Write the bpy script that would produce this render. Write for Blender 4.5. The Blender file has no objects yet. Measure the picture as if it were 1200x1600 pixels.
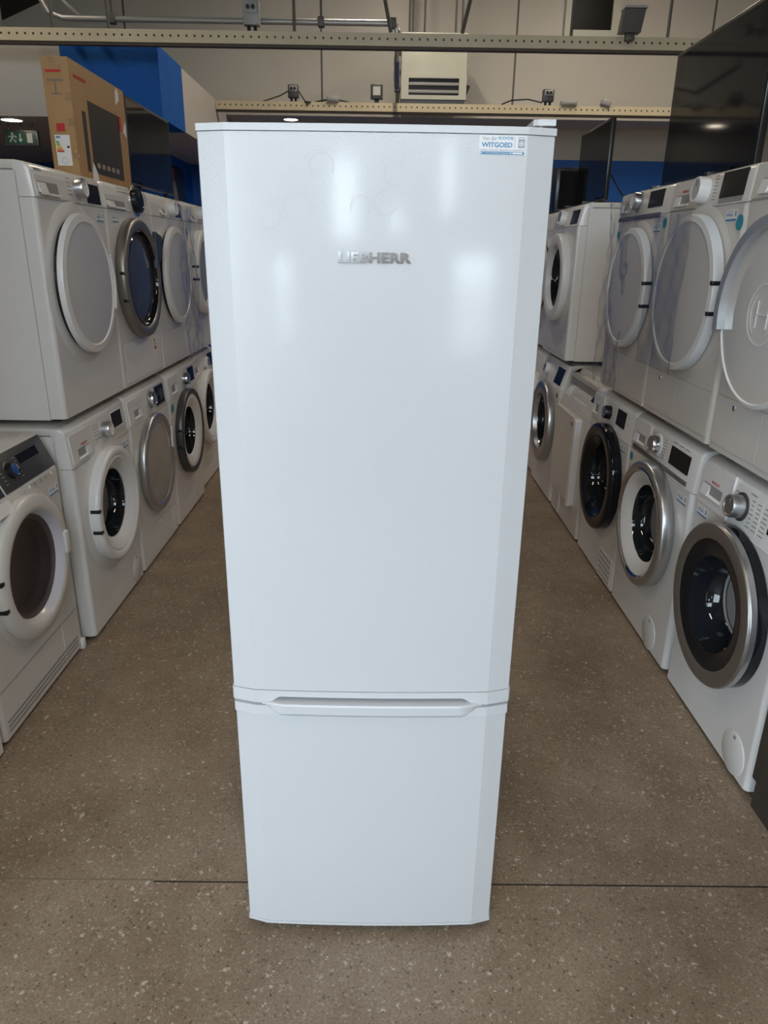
import bpy, bmesh, math, random
from mathutils import Matrix, Vector
random.seed(7)
PI = math.pi
scene = bpy.context.scene
COL = scene.collection

# ------------------------------------------------------------------ materials
MATS = {}
def node_mat(name):
    m = bpy.data.materials.new(name); m.use_nodes = True
    nt = m.node_tree
    for n in list(nt.nodes): nt.nodes.remove(n)
    out = nt.nodes.new('ShaderNodeOutputMaterial')
    return m, nt, out
def N(nt, kind, **kw):
    n = nt.nodes.new(kind)
    for k, v in kw.items():
        if k.startswith('i_'):
            n.inputs[k[2:].replace('_', ' ')].default_value = v
        else: setattr(n, k, v)
    return n
def mat(name, col, rough=.4, metal=0., bump=0., bscale=200., coat=0., var=0.03, spec=.5, emit=0., vscale=6.):
    """procedural surface: noise-varied colour, optional fine bump"""
    if name in MATS: return MATS[name]
    m, nt, out = node_mat(name)
    b = N(nt, 'ShaderNodeBsdfPrincipled')
    b.inputs['Roughness'].default_value = rough
    b.inputs['Metallic'].default_value = metal
    b.inputs['Coat Weight'].default_value = coat
    b.inputs['Coat Roughness'].default_value = .06
    b.inputs['Specular IOR Level'].default_value = spec
    tc = N(nt, 'ShaderNodeTexCoord')
    no = N(nt, 'ShaderNodeTexNoise'); no.inputs['Scale'].default_value = vscale; no.inputs['Detail'].default_value = 3
    nt.links.new(tc.outputs['Object'], no.inputs['Vector'])
    rp = N(nt, 'ShaderNodeValToRGB')
    lo = [max(0, c * (1 - var)) for c in col]; hi = [min(1, c * (1 + var)) for c in col]
    rp.color_ramp.elements[0].color = (*lo, 1); rp.color_ramp.elements[1].color = (*hi, 1)
    rp.color_ramp.elements[0].position = .3; rp.color_ramp.elements[1].position = .7
    nt.links.new(no.outputs['Fac'], rp.inputs['Fac']); nt.links.new(rp.outputs['Color'], b.inputs['Base Color'])
    if bump:
        n2 = N(nt, 'ShaderNodeTexNoise'); n2.inputs['Scale'].default_value = bscale; n2.inputs['Detail'].default_value = 1
        nt.links.new(tc.outputs['Object'], n2.inputs['Vector'])
        bp = N(nt, 'ShaderNodeBump'); bp.inputs['Strength'].default_value = bump; bp.inputs['Distance'].default_value = .002
        nt.links.new(n2.outputs['Fac'], bp.inputs['Height']); nt.links.new(bp.outputs['Normal'], b.inputs['Normal'])
    if emit:
        nt.links.new(rp.outputs['Color'], b.inputs['Emission Color']); b.inputs['Emission Strength'].default_value = emit
    nt.links.new(b.outputs[0], out.inputs[0])
    MATS[name] = m
    return m
def sheer(name, tint, gloss=.04, rough=.03, bump=0, bscale=30):
    """thin clear sheet: tinted see-through mixed with a fresnel reflection"""
    m, nt, out = node_mat(name)
    t = N(nt, 'ShaderNodeBsdfTransparent'); t.inputs['Color'].default_value = (*tint, 1)
    g = N(nt, 'ShaderNodeBsdfGlossy'); g.inputs['Roughness'].default_value = rough
    lw = N(nt, 'ShaderNodeLayerWeight'); lw.inputs['Blend'].default_value = .5
    pw = N(nt, 'ShaderNodeMath', operation='POWER'); pw.inputs[1].default_value = 4.5
    ad = N(nt, 'ShaderNodeMath', operation='ADD'); ad.inputs[1].default_value = gloss; ad.use_clamp = True
    mx = N(nt, 'ShaderNodeMixShader')
    if bump:
        tc = N(nt, 'ShaderNodeTexCoord'); n2 = N(nt, 'ShaderNodeTexNoise'); n2.inputs['Scale'].default_value = bscale
        nt.links.new(tc.outputs['Object'], n2.inputs['Vector'])
        bp = N(nt, 'ShaderNodeBump'); bp.inputs['Strength'].default_value = bump; bp.inputs['Distance'].default_value = .01
        nt.links.new(n2.outputs['Fac'], bp.inputs['Height']); nt.links.new(bp.outputs['Normal'], g.inputs['Normal'])
    nt.links.new(lw.outputs['Facing'], pw.inputs[0]); nt.links.new(pw.outputs[0], ad.inputs[0]); nt.links.new(ad.outputs[0], mx.inputs[0])
    nt.links.new(t.outputs[0], mx.inputs[1]); nt.links.new(g.outputs[0], mx.inputs[2]); nt.links.new(mx.outputs[0], out.inputs[0])
    MATS[name] = m
    return m

WHITE   = mat('white_enamel', (.75, .74, .73), .22, bump=.05, bscale=400, var=.01)
WARMW   = mat('warm_white_enamel', (.68, .655, .62), .24, var=.015)
PLASTW  = mat('white_plastic', (.80, .79, .79), .3, var=.01)
LIDW    = mat('laminate_lid', (.66, .64, .6), .35, var=.02)
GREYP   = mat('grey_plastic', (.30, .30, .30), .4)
DKGREY  = mat('dark_grey_plastic', (.055, .055, .058), .35)
BLACK   = mat('black_plastic', (.012, .012, .013), .28)
GLOSSB  = mat('glossy_black_glass', (.010, .011, .014), .06, spec=.3)
DISPG   = mat('black_display_glass', (.010, .010, .011), .25, spec=.2)
DARKGL  = mat('dark_door_glass', (.014, .016, .020), .04, spec=.4)
GREYGL  = mat('grey_door_glass', (.34, .33, .31), .06, coat=.6, var=.1)
BLUEGL  = mat('blue_grey_door_glass', (.075, .08, .10), .08, var=.15)
GLOSSW  = mat('glossy_white_door_face', (.70, .68, .65), .07, coat=.7, var=.01)
SILVER  = mat('silver_ring_metal', (.52, .52, .53), .32, metal=.9)
BRONZE  = mat('warm_grey_ring_metal', (.30, .28, .255), .38, metal=.75)
GUN     = mat('dark_ring_metal', (.10, .10, .10), .35, metal=.6)
CHROME  = mat('chrome', (.75, .75, .76), .12, metal=1.)
STEEL   = mat('drum_steel', (.36, .34, .35), .28, metal=.85)
LAV     = mat('pale_inner_ring_plastic', (.62, .60, .66), .3)
RUBBER  = mat('grey_rubber_gasket', (.22, .22, .22), .55)
CARD    = mat('brown_cardboard', (.42, .255, .115), .7, var=.06, bump=.05, bscale=60)
CARDD   = mat('dark_carton_print', (.035, .030, .026), .5, var=.2)
REDP    = mat('red_print', (.55, .03, .03), .5)
INKP    = mat('grey_ink', (.16, .16, .17), .5)
PAPER   = mat('white_paper', (.82, .82, .83), .5, var=.01)
STKBLUE = mat('blue_print', (.10, .27, .47), .45)
STKGREY = mat('grey_print', (.33, .36, .40), .45)
TEAL    = mat('teal_sticker', (.03, .30, .42), .35)
CREAM   = mat('cream_painted_steel', (.62, .54, .36), .45)
GALV    = mat('galvanised_steel', (.42, .42, .41), .4, metal=.7)
DARKST  = mat('dark_steel_rod', (.10, .095, .09), .5, metal=.3)
ACW     = mat('cream_white_unit', (.50, .50, .43), .4)
BLUEW   = mat('blue_wall_paint', (.006, .10, .42), .6, var=.05, spec=.25)
GREYW   = mat('grey_wall_paint', (.50, .48, .45), .6)
GRAPH   = mat('graphite_steel', (.075, .068, .064), .35, metal=.4)
TUBE    = mat('lit_tube', (1., .86, .66), .5, emit=10.0, var=0)
SPOT    = mat('lit_spot', (1., .86, .68), .5, emit=14.0, var=0)
GREENS  = mat('dark_green_sign', (.012, .045, .035), .3)
SIGNW   = mat('pale_sign_print', (.26, .28, .26), .5)
FRIDGE  = mat('fridge_white_lacquer', (.635, .645, .665), .25, bump=.16, bscale=420, var=.004, coat=.7)
FRIDGE.node_tree.nodes['Principled BSDF'].inputs['Coat Roughness'].default_value = .10
FRIDGET = mat('fridge_white_plastic', (.635, .645, .665), .32, var=.004)
MARK    = mat('dull_magnet_mark', (.56, .56, .55), .42, var=.06)
FILM    = sheer('clear_plastic_film', (.95, .95, .95), .07, .05, .9, 14)
CLEARG  = sheer('tinted_bowl_glass', (.40, .36, .38), .06, .02)
CLEARB  = sheer('dark_bowl_glass', (.16, .17, .22), .07, .02)
PANE    = sheer('shop_window_glass', (.93, .96, .97), .05, .0)
SKIN    = mat('faded_poster_orange', (.30, .10, .05), .5, var=.3)
BEIGE   = mat('faded_poster_beige', (.36, .30, .24), .5, var=.1)

# ------------------------------------------------------------------ mesh builder
class MB:
    def __init__(s): s.bm = bmesh.new()
    def quad(s, pts):
        return s.bm.faces.new([s.bm.verts.new(p) for p in pts])
    def box(s, x0, x1, y0, y1, z0, z1, bev=0., seg=2, M=None):
        t = bmesh.new()
        bmesh.ops.create_cube(t, size=1)
        for v in t.verts:
            v.co = Vector(((x0 + x1) / 2 + v.co.x * (x1 - x0), (y0 + y1) / 2 + v.co.y * (y1 - y0), (z0 + z1) / 2 + v.co.z * (z1 - z0)))
        if bev: bmesh.ops.bevel(t, geom=list(t.edges), offset=bev, segments=seg, profile=.5, affect='EDGES')
        s.add(t, M); return s
    def add(s, t, M=None):
        if M is not None: bmesh.ops.transform(t, matrix=M, verts=t.verts)
        mp = {v: s.bm.verts.new(v.co) for v in t.verts}
        for f in t.faces:
            try: s.bm.faces.new([mp[v] for v in f.verts])
            except ValueError: pass
        t.free()
    def prism(s, poly, axis, a, b, M=None):
        """poly: 2-D outline; axis 'x' -> (y,z), 'y' -> (x,z), 'z' -> (x,y); extruded a..b"""
        def P(p, w):
            return {'x': (w, p[0], p[1]), 'y': (p[0], w, p[1]), 'z': (p[0], p[1], w)}[axis]
        t = bmesh.new()
        A = [t.verts.new(P(p, a)) for p in poly]; B = [t.verts.new(P(p, b)) for p in poly]
        n = len(poly)
        for i in range(n): t.faces.new((A[i], A[(i + 1) % n], B[(i + 1) % n], B[i]))
        t.faces.new(A[::-1]); t.faces.new(B)
        bmesh.ops.recalc_face_normals(t, faces=t.faces)
        s.add(t, M); return s
    def lathe(s, prof, cx=0, cz=0, n=64, a0=0., a1=None, cap=False, sx=1., sz=1.):
        """revolve (radius, outward) about the -y axis at (cx, cz); outward o -> y = -o"""
        full = a1 is None
        m = n if full else n + 1
        rows = []
        for r, o in prof:
            if r < 1e-6: rows.append([s.bm.verts.new((cx, -o, cz))]); continue
            ring = []
            for i in range(m):
                a = 2 * PI * i / n if full else a0 + (a1 - a0) * i / n
                ring.append(s.bm.verts.new((cx + sx * r * math.cos(a), -o, cz + sz * r * math.sin(a))))
            rows.append(ring)
        for A, B in zip(rows, rows[1:]):
            k = n if full else n
            for i in range(k):
                j = (i + 1) % m
                if len(A) == 1 and len(B) == 1: continue
                if len(A) == 1: s.bm.faces.new((A[0], B[i], B[j]))
                elif len(B) == 1: s.bm.faces.new((A[i], B[0], A[j]))
                else: s.bm.faces.new((A[i], B[i], B[j], A[j]))
        if not full and cap:
            for i in (0, m - 1):
                vs = [r[i] for r in rows if len(r) > 1]
                if len(vs) > 2: s.bm.faces.new(vs)
        return s
    def tube(s, pts, r, n=10, closed=False):
        pts = [Vector(p) for p in pts]
        rings = []
        up = Vector((0, 0, 1))
        for i, p in enumerate(pts):
            d = (pts[min(i + 1, len(pts) - 1)] - pts[max(i - 1, 0)]).normalized()
            u = d.cross(up if abs(d.z) < .9 else Vector((1, 0, 0))).normalized(); w = d.cross(u)
            rings.append([s.bm.verts.new(p + r * (math.cos(2 * PI * k / n) * u + math.sin(2 * PI * k / n) * w)) for k in range(n)])
        for A, B in zip(rings, rings[1:]):
            for k in range(n): s.bm.faces.new((A[k], A[(k + 1) % n], B[(k + 1) % n], B[k]))
        s.bm.faces.new(rings[0][::-1]); s.bm.faces.new(rings[-1])
        return s
    def grid(s, f, nu, nv):
        V = [[s.bm.verts.new(f(i / nu, j / nv)) for j in range(nv + 1)] for i in range(nu + 1)]
        for i in range(nu):
            for j in range(nv): s.bm.faces.new((V[i][j], V[i + 1][j], V[i + 1][j + 1], V[i][j + 1]))
        return s
    def build(s, name, m, parent=None, M=None, sharp=28, recalc=True, label=None):
        bm = s.bm
        if recalc: bmesh.ops.recalc_face_normals(bm, faces=bm.faces)
        if M is not None: bmesh.ops.transform(bm, matrix=M, verts=bm.verts)
        me = bpy.data.meshes.new(name); bm.to_mesh(me); bm.free()
        for p in me.polygons: p.use_smooth = True
        me.set_sharp_from_angle(angle=math.radians(sharp))
        me.materials.append(m)
        o = bpy.data.objects.new(name, me); COL.objects.link(o)
        if parent: o.parent = parent
        if label: o['label'] = label
        return o

_fc = {}
def text_mb(txt, size, depth=.0004, bold=0., align='CENTER', M=None, spacing=1., fit=None):
    """lettering lying in the xz plane, facing -y, its middle at the origin; fit = (width, height) to scale into"""
    cu = bpy.data.curves.new('t', 'FONT'); cu.body = txt; cu.size = size; cu.extrude = depth / 2; cu.offset = bold
    cu.align_x = align; cu.align_y = 'CENTER'; cu.space_character = spacing; cu.resolution_u = 3
    o = bpy.data.objects.new('t', cu); COL.objects.link(o)
    dg = bpy.context.evaluated_depsgraph_get()
    me = o.evaluated_get(dg).to_mesh()
    b = MB(); b.bm.from_mesh(me); o.evaluated_get(dg).to_mesh_clear()
    bpy.data.objects.remove(o); bpy.data.curves.remove(cu)
    if fit:
        xs = [v.co.x for v in b.bm.verts]; ys = [v.co.y for v in b.bm.verts]
        w, h = max(xs) - min(xs), max(ys) - min(ys); mx, my = (max(xs) + min(xs)) / 2, (max(ys) + min(ys)) / 2
        for v in b.bm.verts: v.co.x = (v.co.x - mx) * fit[0] / w; v.co.y = (v.co.y - my) * fit[1] / h
    bmesh.ops.transform(b.bm, matrix=Matrix.Rotation(PI / 2, 4, 'X'), verts=b.bm.verts)
    if M is not None: bmesh.ops.transform(b.bm, matrix=M, verts=b.bm.verts)
    return b
def T(x, y, z): return Matrix.Translation((x, y, z))

def props(o, label, cat, group=None):
    o['label'] = label; o['category'] = cat
    if group: o['group'] = group
    return o
def thing(name, label, cat, loc=(0, 0, 0), rz=0., group=None):
    o = bpy.data.objects.new(name, None); COL.objects.link(o); o.empty_display_size = .1
    o.location = loc; o.rotation_euler = (0, 0, rz)
    return props(o, label, cat, group)
def struct(o):
    o['kind'] = 'structure'; return o

# ------------------------------------------------------------------ small repeated pieces
def shop_sticker(parent, M, w=.075, h=.034, name='shop_sticker'):
    s = MB().box(-w / 2, w / 2, -.0006, 0, -h / 2, h / 2).build(name, PAPER, parent, M, label='small white shop sticker with blue bar')
    b = MB().box(-w * .47, w * .47, -.0009, -.0005, -h * .44, -h * .26)
    b.build('sticker_bar', STKBLUE, s, M)
    text_mb('WITGOED', .01, .0003, .0002, fit=(w * .55, h * .22), M=M @ T(-w * .16, -.0008, h * .08)).build('lettering', STKBLUE, s, recalc=False)
    text_mb('Van der KOOIJ', .01, .0003, fit=(w * .55, h * .18), M=M @ T(-w * .16, -.0008, h * .34)).build('lettering', STKGREY, s, recalc=False)
    MB().box(w * .30, w * .44, -.0009, -.0005, -h * .05, h * .40).build('sticker_icon', STKGREY, s, M)
    return s
def marks(parent, M, x0, x1, z0, z1, rows, cols, mt=None, seed=1):
    """tiny printed dashes, as around a programme dial"""
    r = random.Random(seed); b = MB()
    for i in range(rows):
        for j in range(cols):
            x = x0 + (x1 - x0) * (j + .5) / cols; z = z0 + (z1 - z0) * (i + .5) / rows
            l = (x1 - x0) / cols * r.uniform(.45, .8) / 2
            b.box(x - l, x + l, -.0006, 0, z - .0011, z + .0011)
    return b.build('printed_scale', mt or INKP, parent, M)
def knob(parent, M, x, z, r, mring, mface, h=.028, name='dial_knob', base=None):
    if base: MB().lathe([(r * 1.25, 0), (r * 1.25, .003), (r * 1.1, .005), (0, .005)], x, z, 40).build('dial_base', base, parent, M)
    k = MB().lathe([(r, 0), (r, h * .8), (r * .93, h), (r * .8, h)], x, z, 48).build(name, mring, parent, M)
    MB().lathe([(r * .8, h), (r * .74, h * .93), (0, h * .93)], x, z, 40).build('knob_face', mface, k, M)
    MB().box(x - .0015, x + .0015, -h * 1.0, -h * .9, z + r * .25, z + r * .72).build('knob_pointer', INKP, k, M)
    return k
def rounded_rect(x0, x1, z0, z1, r, n=6):
    P = []
    for cx, cz, a in ((x1 - r, z1 - r, 0), (x0 + r, z1 - r, PI / 2), (x0 + r, z0 + r, PI), (x1 - r, z0 + r, 1.5 * PI)):
        for i in range(n + 1):
            t = a + PI / 2 * i / n; P.append((cx + r * math.cos(t), cz + r * math.sin(t)))
    return P
def display(parent, M, x0, x1, z0, z1, m=None, frame=None):
    if frame: MB().prism(rounded_rect(x0 - .005, x1 + .005, z0 - .005, z1 + .005, .003), 'y', -.0015, .001).build('display_frame', frame, parent, M)
    return MB().prism(rounded_rect(x0, x1, z0, z1, .002), 'y', -.0025, .001).build('display', m or DISPG, parent, M, label='black glass display')
def drawer(parent, M, x0, x1, z0, z1, hx0, hx1, hz0, hz1, m, proud=.004, text=None, tm=None, twist=1):
    d = MB().prism(rounded_rect(x0, x1, z0, z1, .006), 'y', -proud, .004).build('detergent_drawer', m, parent, M, sharp=40)
    MB().prism(rounded_rect(hx0, hx1, hz0, hz1, .004), 'y', -proud - .0006, -proud + .001).build('grip_shade_plate', GREYP, d, M, label='flat grey plate coloured like a shaded grip recess')  # flush grey plate, its colour stands in for shade inside a pocket
    w = hx1 - hx0
    b = MB()
    xa, xb = (hx0, hx0 + w * .38) if twist > 0 else (hx1 - w * .38, hx1)
    b.prism([(-proud - .001, hz0 + .002), (-proud - .009, hz0 + .002), (-proud - .002, hz1 - .004), (-proud - .001, hz1 - .004)], 'x', xa, xb)
    b.build('drawer_handle', PLASTW, d, M)
    MB().prism([(-proud - .001, hz0), (-proud - .007, hz0), (-proud - .007, hz0 + .004), (-proud - .001, hz0 + .009)], 'x', hx0, hx1).build('drawer_lip', PLASTW, d, M)
    if text:
        text_mb(text, .01, .0004, .0002, fit=(.050, .0085), M=M @ T((hx0 + hx1) / 2 + .01, -proud - .0006, hz1 + .011)).build('lettering', tm or REDP, d, recalc=False)
    return d

# ------------------------------------------------------------------ machine cabinet
def cabinet(root, W=.598, H=.845, D=.56, zf=.695, m=WHITE, lean=.05, fm=None, hole=None, top=LIDW, foot=.012, rtop=.03, rc=.016):
    """front at y=0 facing -y; returns the matrix of the leaning control panel (x across, z up along it, its base at z=zf)"""
    h = W / 2
    # shell: sides, back, top, bottom (front left open behind the front panel)
    b = MB()
    y0, y1 = .055, D
    b.quad([(-h, y0, foot), (-h, y1, foot), (-h, y1, H - .03), (-h, y0, H - .03)])
    b.quad([(h, y0, foot), (h, y1, foot), (h, y1, H - .03), (h, y0, H - .03)])
    b.quad([(-h, y1, foot), (h, y1, foot), (h, y1, H - .03), (-h, y1, H - .03)])
    b.quad([(-h, y0, foot), (h, y0, foot), (h, y1, foot), (-h, y1, foot)])
    b.quad([(-h, y0, H - .03), (h, y0, H - .03), (h, y1, H - .03), (-h, y1, H - .03)])
    b.build('cabinet', m, root)
    # pressed ribs / seam on the side panels
    MB().box(-h - .0008, h + .0008, y0 - .0012, y0 + .0006, foot, H - .05).build('side_seam', GREYP, root)
    fx = math.tan(lean) * (H - zf)
    MB().box(-h + .001, h - .001, fx + .035, D, H - .028, H, .006).build('worktop', top, root)
    # front panel
    b = MB(); t = b.bm
    def strip(xs, ys, z0, z1):
        for (xa, ya), (xb, yb) in zip(zip(xs, ys), zip(xs[1:], ys[1:])):
            b.quad([(xa, ya, z0), (xb, yb, z0), (xb, yb, z1), (xa, ya, z1)])
    zb, zt = foot + .004, zf - .0015
    arc = [(h - rc + rc * math.sin(PI / 2 * i / 6), rc - rc * math.cos(PI / 2 * i / 6)) for i in range(7)] + [(h, y0 - .001)]
    strip([p[0] for p in arc], [p[1] for p in arc], zb, zt)
    strip([-p[0] for p in arc], [p[1] for p in arc], zb, zt)
    outline = [(-p[0], p[1]) for p in reversed(arc)] + arc
    for z in (zb, zt): t.faces.new([t.verts.new((x, y, z)) for x, y in outline])
    xa = h - rc
    if hole:
        hx, hz, hr = hole
        angs = sorted(set([2 * PI * i / 72 for i in range(72)] + [math.atan2(z - hz, x - hx) % (2 * PI) for x in (-xa, xa) for z in (zb, zt)]))
        I, O = [], []
        for a in angs:
            c, s_ = math.cos(a), math.sin(a)
            k = min(((xa - hx) / c if c > 1e-9 else (-xa - hx) / c if c < -1e-9 else 1e9), ((zt - hz) / s_ if s_ > 1e-9 else (zb - hz) / s_ if s_ < -1e-9 else 1e9))
            I.append(t.verts.new((hx + hr * c, 0, hz + hr * s_))); O.append(t.verts.new((hx + k * c, 0, hz + k * s_)))
        n = len(angs)
        for i in range(n): t.faces.new((I[i], O[i], O[(i + 1) % n], I[(i + 1) % n]))
    else:
        b.quad([(-xa, 0, zb), (xa, 0, zb), (xa, 0, zt), (-xa, 0, zt)])
    b.build('front_panel', m, root, sharp=25)
    # control panel: extruded side profile leaning back and rolled over at the top
    L = (H - zf) / math.cos(lean)
    prof = [(0, 0), (0, L - rtop)] + [(rtop - rtop * math.cos(a), L - rtop + rtop * math.sin(a)) for a in [PI / 2 * i / 6 for i in range(1, 6)]]
    Mf = T(0, 0, zf) @ Matrix.Rotation(-lean, 4, 'X')
    pr = []
    for y, z in prof:
        v = Mf @ Vector((0, y, z)); pr.append((v.y, v.z))
    pr += [(fx + .038, H - .0012), (fx + .050, H - .0012), (fx + .050, H - .029), (.054, H - .032), (.054, zf)]
    cp = MB(); tb = bmesh.new()
    # plan rounding at both ends
    A = []
    n = len(pr)
    sec = [(-h, rc), (-h + rc * .3, rc * .3), (-h + rc, 0), (h - rc, 0), (h - rc * .3, rc * .3), (h, rc)]
    for x, dy in sec:
        A.append([cp.bm.verts.new((x, max(y, min(y + dy, .054)) if i < len(prof) else y, z)) for i, (y, z) in enumerate(pr)])
    for P, Q in zip(A, A[1:]):
        for i in range(n): cp.bm.faces.new((P[i], P[(i + 1) % n], Q[(i + 1) % n], Q[i]))
    cp.bm.faces.new(A[0]); cp.bm.faces.new(A[-1][::-1]); tb.free()
    panel = cp.build('control_panel', fm or m, root, sharp=35)
    for sx in (-1, 1):
        for yy in (.06, D - .06):
            MB().box(sx * (h - .06) - .02, sx * (h - .06) + .02, yy - .02, yy + .02, 0, foot + .002).build('foot', BLACK, root)
    return panel, Mf
def drum(root, cx, cz, r, depth=.30, m=STEEL, seal=RUBBER):
    d = MB().lathe([(r * 1.0, -.06), (r * 1.12, -.08), (r * 1.15, -depth), (r * .6, -depth - .02), (0, -depth - .015)], cx, cz, 48).build('drum', m, root, label='steel drum behind the door glass')
    MB().lathe([(r + .004, .0), (r * .96, -.03), (r * 1.0, -.06)], cx, cz, 48).build('door_seal', seal, d)
    b = MB()
    for k in range(3):
        a = .5 + k * 2 * PI / 3
        M = T(cx, 0, cz) @ Matrix.Rotation(-a, 4, 'Y')
        b.prism([(r * 1.13, -.03), (r * .85, -.008), (r * .85, .008), (r * 1.13, .03)], 'y', .09, depth, M)
    b.build('drum_paddle', m, d)
    for k in range(5):
        o = -.10 - .04 * k
        MB().lathe([(r * 1.14, o), (r * 1.11, o - .008), (r * 1.14, o - .016)], cx, cz, 48).build('drum_rib', m, d)
    return d
def hinge_tabs(door, cx, cz, R, side, zs=(.05, -.04), o=(.014, .042)):
    for z in zs:
        x = cx + side * math.sqrt(max(R * R - z * z, 0))
        MB().box(x - .010 + side * -.006, x + .010 + side * -.006, -o[1], -o[0], cz + z - .0065, cz + z + .0065, .002).build('hinge_tab', BLACK, door, label='black hinge tab')
def door_handle_arc(door, cx, cz, r0, r1, o0, o1, a, m, name='door_handle'):
    MB().lathe([(r0, o0), (r0, o1), (r1, o1), (r1, o0), (r0, o0)], cx, cz, 20, math.radians(a[0]), math.radians(a[1]), cap=True).build(name, m, door)
def surround(root, cx, cz, R, m, w=.035):
    MB().lathe([(R + w, .0003), (R + w * .6, .005), (R - .01, .006)], cx, cz, 72).build('door_surround', m, root, sharp=60)
def ring_door(root, cx, cz, R, rg, mring, mglass, mout=None, depth=.04, bowl=.012, inner=None, ri=None, hinge=0, lip=None, zs=(.05, -.04), mback=None, recess=.012):
    """porthole door: outer ring, optional second inner ring, glass"""
    rin = ri or rg
    d = MB().lathe([(R - .004, .0), (R, .006), (R, depth - .010), (R - .004, depth - .003), (R - .012, depth), (rin + .012, depth), (rin + .004, depth - .004), (rin, recess if not inner else depth - .008)], cx, cz, 80).build('door', mring, root, sharp=40)
    if mback: MB().lathe([(R + .001, .0), (R + .001, depth * .62), (R - .004, depth * .62)], cx, cz, 80).build('door_back_ring', mback, d)
    if inner:
        MB().lathe([(rin, depth - .008), (rin - .006, depth - .004), ((rin + rg) / 2, depth - .012), (rg + .004, recess + .004), (rg, recess)], cx, cz, 80).build('inner_ring', inner, d, sharp=50)
    if mglass is DARKGL: gp = [(rg, recess), (rg * .975, recess - .012)] + [(rg * .965 * math.cos(t), recess - .015 - .105 * math.sin(t)) for t in (.12, .3, .5, .7, .9, 1.1, 1.3, 1.45)] + [(0, recess - .12)]
    else: gp = [(rg, recess), (rg * .97, recess - .002)] + [(rg * .95 * math.cos(t), recess + bowl * math.sin(t)) for t in (.15, .4, .65, .9, 1.15, 1.4)] + [(0, recess + bowl)]
    g = MB().lathe(gp, cx, cz, 72).build('door_glass', mglass, d, sharp=60)
    if hinge: hinge_tabs(d, cx, cz, R, hinge, zs, (.012, depth + .002))
    return d
def disc_door(root, cx, cz, R, mface, mrim, depth=.036, hinge=0, back=BLACK, gap=.012, zs=(.05, -.04), rim=.028):
    MB().lathe([(R - .012, 0), (R - .012, gap + .002)], cx, cz, 80).build('door_gap', back, root)
    d = MB().lathe([(R - .012, gap), (R, gap + .003), (R, depth - .006), (R - .003, depth), (R - rim, depth + .003), (R - rim - .004, depth - .001)], cx, cz, 96).build('door', mrim, root, sharp=40)
    MB().lathe([(R - rim - .004, depth - .001), ((R - rim) * .7, depth + .003), (0, depth + .005)], cx, cz, 80).build('door_face', mface, d, sharp=60)
    if hinge: hinge_tabs(d, cx, cz, R, hinge, zs, (gap, depth + .004))
    return d
def flap(root, x0, x1, z0, z1, m, name='filter_flap', r=.006, proud=.002, logo=False):
    f = MB().prism(rounded_rect(x0 - .0015, x1 + .0015, z0 - .0015, z1 + .0015, r), 'y', -.0006, .002).build('flap_gap', GREYP, root)
    o = MB().prism(rounded_rect(x0, x1, z0, z1, r), 'y', -proud, .002).build(name, m, root, sharp=40)
    return o
def round_flap(root, cx, cz, r, m, ringm=None, sx=1.):
    MB().lathe([(r + .0018, 0), (r + .0018, .0012), (0, .0012)], cx, cz, 48).build('flap_gap', ringm or GREYP, root)
    o = MB().lathe([(r, 0), (r, .002), (r - .002, .003), (0, .003)], cx, cz, 48).build('pump_filter_flap', m, root)
    MB().box(cx - .006, cx + .006, -.0045, -.002, cz + r * .70, cz + r * .86, .001).build('flap_catch', GREYP, o)
    return o
def vent_disc(root, cx, cz, r, m, dots=True, dm=None):
    v = MB().lathe([(r, 0), (r, .0012), (0, .0014)], cx, cz, 48).build('round_vent', m, root, label='round perforated vent')
    if dots:
        b = MB(); k = 0
        for ring in range(1, 13):
            rr = r * ring / 13.; n = max(6, int(2 * PI * rr / .0085))
            for i in range(n):
                a = 2 * PI * (i + .5 * (ring % 2)) / n
                x, z = cx + rr * math.cos(a), cz + rr * math.sin(a)
                b.bm.faces.new([b.bm.verts.new((x + .0021 * math.cos(t), -.0019, z + .0021 * math.sin(t))) for t in (0, 1.05, 2.1, 3.14, 4.19, 5.24)])
        b.build('vent_perforation', dm or PLASTW, v)
    return v
def round_sticker(root, M, x, z, r=.02):
    MB().lathe([(r, 0), (r, .0008), (0, .0008)], x, z, 24).build('round_sticker', TEAL, root, M, label='round teal sticker')
def film(root, x0, x1, z0, z1, off=.05, amp=.01, seed=1, name='plastic_wrap'):
    r = random.Random(seed); ph = [r.uniform(0, 6) for _ in range(8)]
    def f(u, v):
        x = x0 + (x1 - x0) * u; z = z0 + (z1 - z0) * v
        w = math.sin(x * 38 + z * 9 + ph[0]) * .45 + math.sin(x * 71 - z * 23 + ph[1]) * .25 + math.sin(z * 17 + x * 15 + ph[2]) * .4 + abs(math.sin(x * 24 + z * 31 + ph[3])) * .5
        return (x, -off - amp * w, z)
    return MB().grid(f, 40, 60).build(name, FILM, root, label='crinkled clear plastic wrap', sharp=180)

def machine(kind, label, cat, side, yc, z, fx, group):
    """side 'L' faces +x with its front at x = fx, side 'R' faces -x"""
    rz = PI / 2 if side == 'L' else -PI / 2
    return thing(kind, label, cat, (fx, yc, z), rz, group)

XL, XR = -1.092, 1.058
GL, GLU = 'machines in the lower left row', 'machines stacked on the left row'
GR, GRU = 'machines in the lower right row', 'machines stacked on the right row'
ZU = .862      # base of the upper machines
I4 = Matrix.Identity(4)

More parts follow.
